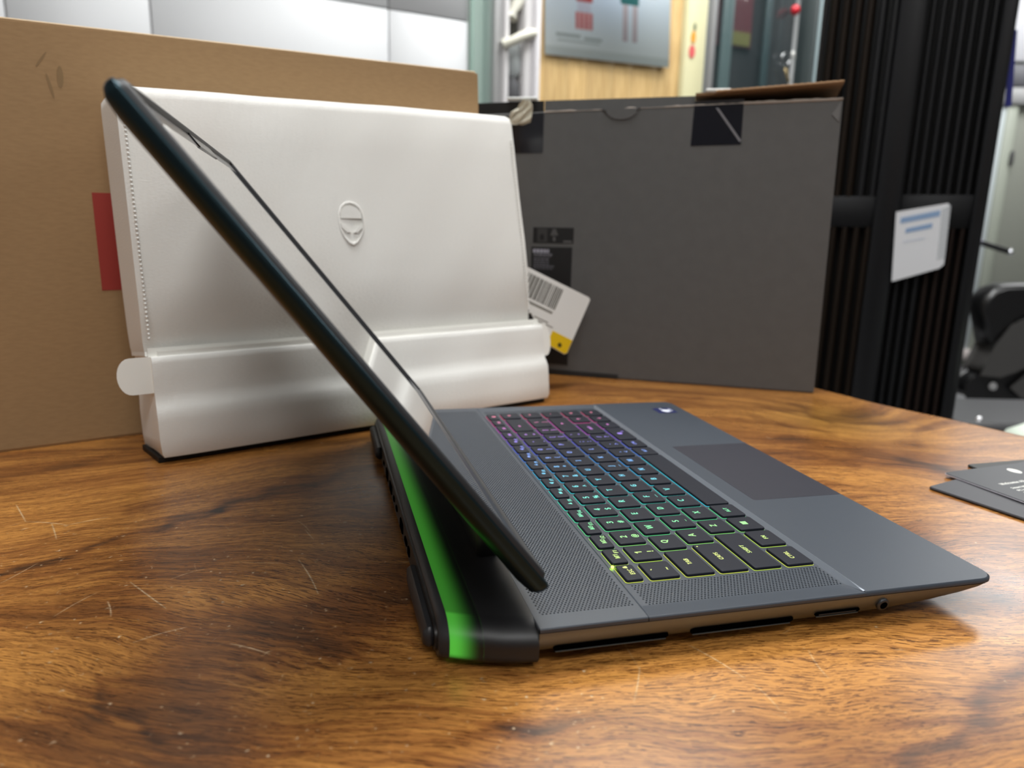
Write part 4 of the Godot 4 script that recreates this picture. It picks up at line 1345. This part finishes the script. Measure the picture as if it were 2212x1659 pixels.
func backdrop() -> void:
	var alu := mat(Color(0.72, 0.72, 0.72), 0.35, 0.6)
	var pale := mat(Color(0.83, 0.82, 0.82), 0.4)
	# narrow glass pane and the pale reveal behind it
	var w1 := thing("window_1", "narrow greenish glass pane beside the white tiles", "window", Transform3D(WALL.basis, W(0.955, 0.62, 0.0)))
	w1.set_meta("kind", "structure")
	part(w1, "reveal", cbox(0.065, 2.7, 0.02, 0.002), mat(Color(0.80, 0.84, 0.81), 0.6), V(0, 0, -0.06))
	var gl := mat(Color(0.75, 0.9, 0.85, 0.12), 0.05)
	gl.transparency = BaseMaterial3D.TRANSPARENCY_ALPHA
	part(w1, "pane", cbox(0.064, 2.7, 0.008, 0.001), gl, V(0, 0, 0.0))
	part(w1, "glass_edge", cbox(0.011, 2.7, 0.010, 0.002), mat(Color(0.55, 0.64, 0.60), 0.2), V(-0.029, 0, 0.0))
	vpost("trim_1", 0.985, 1.010, -0.05, 0.02, alu, "grey aluminium post left of the dark slot", "post")
	vpost("trim_2", 1.010, 1.026, -0.03, 0.03, pale, "pale aluminium lip left of the dark slot", "post")
	vpost("trim_3", 1.072, 1.098, -0.04, 0.03, pale, "pale aluminium post right of the dark slot", "post")
	vpost("trim_4", 1.098, 1.116, -0.04, 0.045, mat(Color(0.88, 0.87, 0.88), 0.4), "white aluminium edge strip beside the timber board", "post")
	vpost("trim_5", 1.116, 1.128, -0.06, 0.0, mat(Color(0.2, 0.21, 0.2), 0.5), "dark gap strip left of the timber board", "post")
	vpost("trim_6", 1.024, 1.074, -0.04, -0.012, mat(Color(0.34, 0.34, 0.31), 0.7), "dim backing of the slot between the aluminium posts", "panel")
	var tie := one("tie_strip", tube([W(1.005, 0.630, 0.03), W(1.03, 0.640, 0.042), W(1.05, 0.652, 0.046), W(1.075, 0.663, 0.042), W(1.098, 0.668, 0.035)], 0.013, 10), mat(Color(0.80, 0.79, 0.73), 0.6), Transform3D(), "twisted pale strip tied across the two aluminium posts", "strip")
	one("tie_strip", tube([W(1.035, 0.70, 0.02), W(1.05, 0.735, 0.015), W(1.072, 0.76, 0.01)], 0.016, 10), mat(Color(0.74, 0.73, 0.68), 0.6), Transform3D(), "pale bundled strip at the top of the dark slot", "strip")
	one("plastic_bag", lathe([[0.004, 0.05], [0.016, 0.035], [0.019, 0.0], [0.02, -0.03], [0.012, -0.045]], 12), mat(Color(0.62, 0.64, 0.64), 0.4), Transform3D(WALL.basis, W(1.053, 0.602, 0.004)), "grey white plastic bag hanging in the dark slot", "bag")
	one("cloth_bundle", lathe([[0.008, 0.035], [0.02, 0.015], [0.022, -0.02], [0.016, -0.06]], 12), mat(Color(0.26, 0.26, 0.27), 0.7), Transform3D(WALL.basis, W(1.05, 0.525, 0.004)), "dark grey bundle below the plastic bag in the slot", "bundle")
	# timber board
	var tb := thing("wall_timber", "yellow timber panelling behind the poster", "wall", Transform3D(WALL.basis, W(1.129, 0, 0)))
	tb.set_meta("kind", "structure")
	var widths := [0.028, 0.085, 0.062, 0.098, 0.07, 0.092, 0.05, 0.04]
	var x := 0.0
	var rng := RandomNumberGenerator.new()
	rng.seed = 4
	var pgrain := noise_tex(0.02, 256, false, 1, 71, 4, ramp2(Color(0.82, 0.78, 0.72), Color(1, 1, 1)))
	for i in widths.size():
		var c := rng.randf_range(0.93, 1.05)
		var wm := mat(Color(0.87 * c, 0.745 * c, 0.52 * c), 0.55)
		wm.albedo_texture = pgrain
		wm.uv1_triplanar = true
		wm.uv1_scale = V(22, 1.5, 22)
		part(tb, "plank", cbox(widths[i] - 0.001, 2.75, 0.03, 0.001), wm, V(x + widths[i] / 2, 0.625, -0.02))
		x += widths[i]
	vpost("trim_7", 1.654, 1.738, -0.04, 0.015, mat(Color(0.815, 0.795, 0.635), 0.5), "cream painted post between timber panelling and glass door", "post")
	vpost("trim_8", 1.738, 1.754, -0.05, 0.01, mat(Color(0.42, 0.43, 0.43), 0.4), "grey metal strip right of the cream post", "post")
	vpost("trim_9", 1.754, 1.774, -0.05, 0.02, mat(Color(0.55, 0.55, 0.55), 0.35, 0.4), "light metal strip right of the cream post", "post")
	vpost("trim_10", 1.774, 1.79, -0.05, 0.005, mat(Color(0.4, 0.41, 0.41), 0.4), "grey metal strip at the edge of the glass door", "post")
	poster()
	# fruit stickers on the cream post
	var st := thing("fruit_sticker", "small sticker of an orange pineapple above a pink fruit on the cream post", "sticker", Transform3D(WALL.basis, W(1.681, 0.715, 0.0165)))
	part(st, "leaf_print", plate(ellipse(0.004, 0.052, 0.006, 0.012), 0.001), mat(Color(0.45, 0.48, 0.38), 0.5))
	part(st, "pineapple_print", plate(ellipse(0.001, 0.022, 0.0095, 0.018), 0.001), mat(Color(0.88, 0.60, 0.18), 0.5))
	part(st, "fruit_print", plate(ellipse(-0.001, -0.02, 0.0125, 0.019), 0.001), mat(Color(0.82, 0.36, 0.36), 0.5))
	# dark glass door
	var dr := thing("door_1", "dark glass door right of the cream post, with the reflection of a maroon sign built in as a coloured plate", "door", Transform3D(WALL.basis, W(0, 0, 0)))
	dr.set_meta("kind", "structure")
	part(dr, "interior", cbox(0.47, 2.75, 0.02, 0.002), mat(Color(0.075, 0.085, 0.10), 0.8), V(2.007, 0.625, -0.10))  # dark board standing in for the unlit room behind the glass
	var pg := mat(Color(0.3, 0.4, 0.42, 0.06), 0.05)
	pg.transparency = BaseMaterial3D.TRANSPARENCY_ALPHA
	part(dr, "pane", cbox(0.44, 2.7, 0.010, 0.001), pg, V(2.008, 0.62, -0.03))
	part(dr, "sign_reflection", plate(PackedVector2Array([Vector2(1.775, 0.752), Vector2(2.027, 0.760), Vector2(2.020, 1.15), Vector2(1.775, 1.15)]), 0.006), mat(Color(0.34, 0.14, 0.17), 0.6), V(0, 0, -0.084))  # maroon reflection in the glass, built as a coloured plate
	part(dr, "reflection_patch", plate(PackedVector2Array([Vector2(1.935, 0.764), Vector2(2.018, 0.766), Vector2(2.018, 0.808), Vector2(1.935, 0.806)]), 0.004), mat(Color(0.42, 0.42, 0.22), 0.5), V(0, 0, -0.079))  # olive patch of the same painted reflection
	part(dr, "glass_post", cbox(0.05, 2.7, 0.012, 0.003), mat(Color(0.36, 0.44, 0.44), 0.3), V(1.898, 0.62, -0.066))
	part(dr, "glass_post", cbox(0.03, 2.7, 0.012, 0.003), mat(Color(0.20, 0.27, 0.28), 0.3), V(2.085, 0.62, -0.066))
	vpost("trim_11", 2.223, 2.238, -0.06, 0.02, mat(Color(0.2, 0.23, 0.23), 0.4), "dark strip at the right edge of the glass door", "post")
	vpost("trim_12", 2.238, 2.258, -0.06, 0.03, mat(Color(0.56, 0.62, 0.63), 0.25), "pale glass edge strip right of the glass door", "post")
	vpost("wall_corner", 2.258, 2.80, -0.08, 0.02, mat(Color(0.06, 0.055, 0.05), 0.6), "black wall end behind the folding gate", "wall")
	var ky := thing("key_ring", "key ring with bright keys hanging on the dark glass door", "keys", Transform3D(WALL.basis, W(2.14, 0.70, -0.012)))
	var tor := TorusMesh.new()
	tor.inner_radius = 0.017
	tor.outer_radius = 0.021
	part(ky, "ring", tor, mat(Color(0.75, 0.76, 0.76), 0.25, 1.0), V(-0.012, 0.03, 0), V(PI / 2, 0, 0))
	part(ky, "key", cbox(0.011, 0.05, 0.003, 0.001), mat(Color(0.7, 0.62, 0.45), 0.3, 0.8), V(0.003, -0.022, 0), V(0, 0, 0.55))
	part(ky, "key", cbox(0.016, 0.024, 0.003, 0.001), mat(Color(0.9, 0.9, 0.88), 0.3, 0.6), V(0.022, 0.045, 0.002), V(0, 0, 0.3))
	one("red_ball", lathe([[0.001, 0.017], [0.009, 0.014], [0.014, 0.006], [0.0155, 0.0], [0.014, -0.006], [0.009, -0.014], [0.001, -0.017]], 16), mat(Color(0.72, 0.10, 0.16), 0.4), Transform3D(WALL.basis, W(2.147, 0.885, -0.008)), "red round ornament on the dark glass door", "ornament")

func poster() -> void:
	var w := 216
	var h := 300
	var img := Image.create(w, h, false, Image.FORMAT_RGB8)
	for j in h:
		for i in w:
			var t := j / float(h)
			var c := Color(0.74, 0.82, 0.89).lerp(Color(0.87, 0.93, 0.93), smooth(0.72, 1.0, t))
			var sw := 0.5 + 0.5 * sin(i * 0.035 + 1.2)
			c = c.lerp(Color(0.87, 0.93, 0.94), 0.45 * sw)
			img.set_pixel(i, j, Color(minf(1, c.r * 1.08), minf(1, c.g * 1.06), minf(1, c.b * 1.05)))
	# plain printed shapes: a striped cup, a teal skirt over pale legs, faint lines of print
	img.fill_rect(Rect2i(0, 288, w, 12), Color(0.86, 0.91, 0.90))
	for k in 7:
		img.fill_rect(Rect2i(50 + k * 4, 240, 4, 22), Color(0.80, 0.42, 0.43) if k % 2 == 0 else Color(0.88, 0.72, 0.72))
	img.fill_rect(Rect2i(53, 226, 22, 14), Color(0.80, 0.82, 0.88))
	img.fill_rect(Rect2i(51, 208, 27, 18), Color(0.70, 0.30, 0.30))
	img.fill_rect(Rect2i(126, 190, 32, 31), Color(0.16, 0.43, 0.43))
	img.fill_rect(Rect2i(130, 221, 9, 50), Color(0.77, 0.73, 0.75))
	img.fill_rect(Rect2i(147, 221, 9, 50), Color(0.77, 0.73, 0.75))
	img.fill_rect(Rect2i(162, 200, 30, 8), Color(0.80, 0.82, 0.86))
	img.fill_rect(Rect2i(18, 270, 40, 4), Color(0.68, 0.74, 0.73))
	img.fill_rect(Rect2i(64, 272, 30, 4), Color(0.70, 0.76, 0.75))
	img.fill_rect(Rect2i(20, 278, 70, 2), Color(0.73, 0.79, 0.78))
	var m := mat(Color(1, 1, 1), 0.5)
	m.albedo_texture = ImageTexture.create_from_image(img)
	var s := new_st()
	var c := [V(1.152, 0.628, 0.006), V(1.596, 0.640, 0.012), V(1.565, 1.24, 0.010), V(1.135, 1.23, 0.004)]
	var uv := [Vector2(0, 1), Vector2(1, 1), Vector2(1, 0), Vector2(0, 0)]
	for k in [0, 2, 1, 0, 3, 2]:
		s.set_uv(uv[k])
		s.add_vertex(c[k])
	for k in 4:
		var k2 := (k + 1) % 4
		for p in [c[k], c[k2], c[k2] - V(0, 0, 0.002), c[k], c[k2] - V(0, 0, 0.002), c[k] - V(0, 0, 0.002)]:
			s.set_uv(Vector2(0.5, 0.99))
			s.add_vertex(p)
	one("poster", done(s), m, Transform3D(WALL.basis, WALL.origin), "pale blue printed poster hanging askew on the timber panelling", "poster")

# ------------------------------------------------------------------ folding gate
func gate() -> void:
	var GB := Basis(V(-0.671, 0, 0.7415), V(0, 1, 0), V(-0.7415, 0, -0.671)).orthonormalized()
	var g := thing("folding_gate", "tall black ribbed metal folding gate behind the table edge", "gate", Transform3D(GB, V(0.943, 0, 0.967)))
	var bm := mat(Color(0.095, 0.095, 0.102), 0.4, 0.0, 0.4)
	var br := mat(Color(0.115, 0.085, 0.06), 0.45, 0.0, 0.3)
	var band := mat(Color(0.10, 0.10, 0.105), 0.65, 0.0, 0.3)
	var dull_brown := mat(Color(0.13, 0.095, 0.08), 0.5, 0.0, 0.3)  # browner rib colour for some of the lower right ribs
	part(g, "backing", cbox(0.316, 2.75, 0.012, 0.002), mat(Color(0.04, 0.04, 0.042), 0.6), V(-0.025, 0.625, -0.02))
	var rib := func(x: float, w: float, y0: float, y1: float, m: Material) -> void:
		var s := new_st()
		var rings := []
		for y in [y1, y0]:
			var r := PackedVector3Array()
			for q in [[-0.5, -0.008], [-0.32, 0.006], [-0.15, 0.010], [0.15, 0.010], [0.32, 0.006], [0.5, -0.008]]:
				r.append(V(x + q[0] * w, y, q[1]))
			rings.append(r)
		loft(s, rings, [1])
		part(g, "rib", done(s), m)
	for i in 6:
		for y in [[-0.75, 0.178], [0.236, 2.0]]:
			rib.call(-0.168 + i * 0.0215, 0.0165, y[0], y[1], br if i < 4 or y[0] < 0 else bm)
	for i in 7:
		for y in [[-0.75, 0.180], [0.240, 2.0]]:
			rib.call(0.003 + i * 0.0165, 0.0125, y[0], y[1], bm if y[0] > 0 or i < 3 else dull_brown)
	part(g, "post", cbox(0.046, 2.75, 0.036, 0.004), bm, V(-0.0305, 0.625, 0.0))
	part(g, "post", cbox(0.022, 2.75, 0.045, 0.004), bm, V(0.123, 0.625, 0.0))
	part(g, "crossbar", cbox(0.128, 0.060, 0.020, 0.003), band, V(-0.117, 0.207, 0.002))
	part(g, "crossbar", cbox(0.122, 0.062, 0.020, 0.003), band, V(0.052, 0.210, 0.002))
	part(g, "post", cbox(0.006, 2.75, 0.03, 0.001), mat(Color(0.09, 0.08, 0.07), 0.4), V(-0.186, 0.625, 0.0))
	one("blue_sign", plate(PackedVector2Array([Vector2(0.140, 0.40), Vector2(0.150, 0.40), Vector2(0.140, 0.53), Vector2(0.131, 0.53)]), 0.01), mat(Color(0.08, 0.12, 0.5), 0.5), Transform3D(GB, V(0.943, 0, 0.967) + GB.z * -0.02), "narrow blue board edge at the right side of the folding gate", "board")
	var n := thing("notice", "white paper notice with blue handwriting taped askew on the folding gate", "notice", Transform3D(GB, V(0.943, 0, 0.967) + GB.z * 0.024))
	part(n, "paper", plate(PackedVector2Array([Vector2(-0.006, 0.074), Vector2(0.072, 0.104), Vector2(0.079, 0.112), Vector2(0.0735, 0.222), Vector2(0.071, 0.2255), Vector2(-0.0145, 0.208)]), 0.0012), mat(Color(0.86, 0.86, 0.87), 0.5))
	var ink := mat(Color(0.52, 0.62, 0.75), 0.6)
	for q in [[-0.005, 0.186, 0.060, 0.2015, 0.011], [0.006, 0.168, 0.050, 0.1795, 0.009]]:
		part(n, "writing", plate(PackedVector2Array([Vector2(q[0], q[1]), Vector2(q[2], q[3]), Vector2(q[2], q[3] + q[4]), Vector2(q[0], q[1] + q[4])]), 0.0006), ink, V(0, 0, 0.0008))
	part(n, "writing", plate(PackedVector2Array([Vector2(0.004, 0.15), Vector2(0.04, 0.158), Vector2(0.04, 0.1605), Vector2(0.004, 0.1525)]), 0.0006), mat(Color(0.75, 0.77, 0.82), 0.6), V(0, 0, 0.0008))
	var cl := mat(Color(0.88, 0.89, 0.9, 0.35), 0.1)
	cl.transparency = BaseMaterial3D.TRANSPARENCY_ALPHA
	part(n, "clear_tape", plate(PackedVector2Array([Vector2(0.066, 0.12), Vector2(0.079, 0.125), Vector2(0.076, 0.222), Vector2(0.062, 0.215)]), 0.0004), cl, V(0, 0, 0.0012))

# ------------------------------------------------------------------ beyond the gate
func outside() -> void:
	var OB := Basis(V(-0.2588, 0, 0.9659), V(0, 1, 0), V(-0.9659, 0, -0.2588))
	var o := V(3.7836, 0, 3.9395)
	var wf := thing("wall_far", "pale panels and frames of the far wall beyond the gate", "wall", Transform3D(OB, o))
	wf.set_meta("kind", "structure")
	part(wf, "panel", cbox(2.4, 2.75, 0.05, 0.003), mat(Color(0.60, 0.61, 0.57), 0.7), V(0.55, 0.625, -0.06))
	part(wf, "white_panel", cbox(0.40, 1.62, 0.03, 0.003), mat(Color(0.80, 0.83, 0.84), 0.6), V(0.03, 0.16, -0.02))
	part(wf, "frame", cbox(0.07, 1.62, 0.04, 0.004), mat(Color(0.66, 0.68, 0.63), 0.6), V(0.265, 0.16, -0.015))
	part(wf, "upper_panel", cbox(0.9, 0.60, 0.03, 0.003), mat(Color(0.87, 0.87, 0.89), 0.6), V(0.55, 1.51, -0.015))
	part(wf, "beam", cbox(1.1, 0.13, 0.06, 0.006), mat(Color(0.40, 0.40, 0.42), 0.6), V(0.6, 1.12, 0.0))
	part(wf, "beam", cbox(1.1, 0.10, 0.05, 0.006), mat(Color(0.66, 0.66, 0.66), 0.6), V(0.6, 1.0, 0.0))
	part(wf, "skirting", cbox(0.42, 0.07, 0.06, 0.01), mat(Color(0.84, 0.80, 0.79), 0.6), V(0.03, -0.67, 0.0))
	part(wf, "hook", lathe([[0.006, 0.05], [0.014, 0.03], [0.014, -0.03], [0.006, -0.05]], 10), mat(Color(0.3, 0.3, 0.3), 0.5), V(0.30, 0.62, 0.01))
	# scooter
	var sc := thing("scooter", "black and grey motor scooter parked beyond the folding gate, only its tail in view", "scooter", Transform3D(OB, V(1.7259, 0, 1.9594)))
	var vin := mat(Color(0.045, 0.045, 0.05), 0.35)
	var bod := mat(Color(0.26, 0.255, 0.25), 0.4)
	part(sc, "seat", rounded(PackedVector2Array([Vector2(0.040, -0.076), Vector2(0.063, -0.139), Vector2(0.086, -0.204), Vector2(0.127, -0.163), Vector2(0.167, -0.122), Vector2(0.213, -0.098), Vector2(0.449, -0.114), Vector2(0.70, -0.10), Vector2(0.70, -0.03), Vector2(0.434, -0.030), Vector2(0.333, -0.001), Vector2(0.195, 0.004), Vector2(0.108, -0.001), Vector2(0.071, -0.016), Vector2(0.048, -0.045)]), 0.10, 0.025), vin)
	part(sc, "body_panel", rounded(PackedVector2Array([Vector2(0.075, -0.30), Vector2(0.091, -0.270), Vector2(0.111, -0.205), Vector2(0.148, -0.140), Vector2(0.216, -0.108), Vector2(0.434, -0.112), Vector2(0.468, -0.291), Vector2(0.24, -0.247), Vector2(0.179, -0.281), Vector2(0.134, -0.300)]), 0.11, 0.02), bod, V(0, 0, 0.0))
	part(sc, "side_panel", rounded(PackedVector2Array([Vector2(0.18, -0.345), Vector2(0.25, -0.28), Vector2(0.40, -0.26), Vector2(0.44, -0.33), Vector2(0.33, -0.30), Vector2(0.24, -0.36), Vector2(0.22, -0.375)]), 0.115, 0.015), bod)
	part(sc, "frame", rounded(PackedVector2Array([Vector2(0.037, -0.342), Vector2(0.086, -0.300), Vector2(0.18, -0.289), Vector2(0.241, -0.255), Vector2(0.468, -0.285), Vector2(0.75, -0.20), Vector2(0.75, -0.42), Vector2(0.5, -0.455), Vector2(0.182, -0.400), Vector2(0.131, -0.385), Vector2(0.043, -0.385)]), 0.08, 0.015), vin)
	for q in [[0.36, -0.585], [1.02, -0.585]]:
		part(sc, "wheel", lathe([[0.09, 0.05], [0.145, 0.05], [0.165, 0.03], [0.165, -0.03], [0.145, -0.05], [0.09, -0.05]], 28), M.rubber, V(q[0], q[1], 0), V(PI / 2, 0, 0))
	part(sc, "fork", tube([V(1.02, -0.585, 0), V(0.86, 0.12, 0)], 0.035), vin)
	part(sc, "handlebar", tube([V(0.86, 0.12, 0.3), V(0.86, 0.14, 0), V(0.86, 0.12, -0.3)], 0.014), vin)
	part(sc, "reflector", lathe([[0.012, 0.006], [0.014, 0.0]], 12), mat(Color(0.6, 0.6, 0.6), 0.3), V(0.12, -0.345, 0.045), V(PI / 2, 0, 0))
	# lever with a bright end
	var lv := thing("grab_rail", "dark metal bar with a bright round end beyond the gate", "bar", Transform3D(OB, V(2.127, 0, 2.3943)))
	part(lv, "bar", tube([V(-0.06, 0.150, -0.02), V(0.005, 0.127, 0.0), V(0.128, 0.090, 0.02)], 0.011), mat(Color(0.12, 0.12, 0.13), 0.35, 0.5))
	part(lv, "end_cap", lathe([[0.001, 0.013], [0.010, 0.008], [0.0125, 0.0], [0.010, -0.008], [0.001, -0.013]], 14), mat(Color(0.92, 0.93, 0.95), 0.12, 1.0), V(0.132, 0.089, 0.022))
	part(lv, "end_cap", lathe([[0.001, 0.011], [0.009, 0.007], [0.0115, 0.0], [0.009, -0.007], [0.001, -0.011]], 14), mat(Color(0.8, 0.81, 0.88), 0.2, 1.0), V(0.012, 0.128, 0.012))
	part(lv, "stem", tube([V(-0.06, 0.15, -0.02), V(-0.06, -0.75, -0.02)], 0.02), mat(Color(0.2, 0.2, 0.21), 0.4))
	# padded bench
	var bn := thing("padded_bench", "black vinyl padded bench with metal studs between the table edge and the scooter", "bench", Transform3D(OB, V(1.0936, 0, 1.2281)))
	part(bn, "cushion", slab(-0.02, 0.60, -0.14, 0.16, -0.34, -0.238, 0.05, 0.035, 8), mat(Color(0.12, 0.12, 0.13), 0.36))
	part(bn, "base", slab(0.0, 0.58, -0.12, 0.13, -0.36, -0.33, 0.02, 0.004, 4), M.black)
	for q in [[0.03, -0.09], [0.55, -0.09], [0.03, 0.10], [0.55, 0.10]]:
		part(bn, "leg", tube([V(q[0], -0.35, q[1]), V(q[0], -0.75, q[1])], 0.014), mat(Color(0.3, 0.3, 0.32), 0.3, 0.8))
	for q in [[0.075, -0.236, 0.10], [0.195, -0.236, 0.10], [0.245, -0.262, 0.155]]:
		part(bn, "stud", lathe([[0.001, 0.006], [0.006, 0.004], [0.0085, -0.002]], 14), mat(Color(0.75, 0.75, 0.76), 0.25, 0.9), V(q[0], q[1], q[2]))
	one("white_cap", lathe([[0.005, 0.028], [0.045, 0.024], [0.07, 0.008], [0.075, -0.02], [0.07, -0.05]], 28), mat(Color(0.86, 0.90, 0.84), 0.45), Transform3D(Basis(), V(0.6573, -0.170, 0.9244) + OB.x * 0.125), "pale rounded plastic cap at the far right beyond the table edge", "cap")
	one("cap_stand", lathe([[0.03, 0.0], [0.03, -0.5], [0.10, -0.53]], 20), mat(Color(0.3, 0.3, 0.3), 0.5), Transform3D(Basis(), V(0.6573, -0.220, 0.9244) + OB.x * 0.125), "grey stand holding the pale cap beyond the table edge", "stand")

# side outline extruded with rounded shoulders
func rounded(p: PackedVector2Array, th: float, r: float) -> ArrayMesh:
	var s := new_st()
	var rings := []
	var steps := [[r, -th / 2], [r * 0.3, -th / 2 + r * 0.3], [0.0, -th / 2 + r], [0.0, th / 2 - r], [r * 0.3, th / 2 - r * 0.3], [r, th / 2]]
	steps.reverse()
	var n := p.size()
	for q in steps:
		var ring := PackedVector3Array()
		for k in n:
			var a := (p[k] - p[(k + n - 1) % n]).normalized()
			var b := (p[(k + 1) % n] - p[k]).normalized()
			var nn := Vector2(a.y + b.y, -a.x - b.x).normalized()
			var ins: float = minf(q[0], 0.028)
			ring.append(V(p[k].x - nn.x * ins * 0.6, p[k].y - nn.y * ins * 0.6, q[1]))
		rings.append(ring)
	loft(s, rings, [1, 1, 1, 1, 1], false, false)
	var ends := [rings[0], rings[-1]]
	for e in 2:
		var fl := PackedVector2Array()
		for v in ends[e]:
			fl.append(Vector2(v.x, v.y))
		var idx := Geometry2D.triangulate_polygon(fl)
		s.set_smooth_group(-1)
		for i in range(0, idx.size(), 3):
			var a: Vector3 = ends[e][idx[i]]
			var b: Vector3 = ends[e][idx[i + 1]]
			var c: Vector3 = ends[e][idx[i + 2]]
			if (b - a).cross(c - a).z * (1 if e == 0 else -1) < 0:
				var t := b
				b = c
				c = t
			tri(s, a, b, c)
	return done(s)
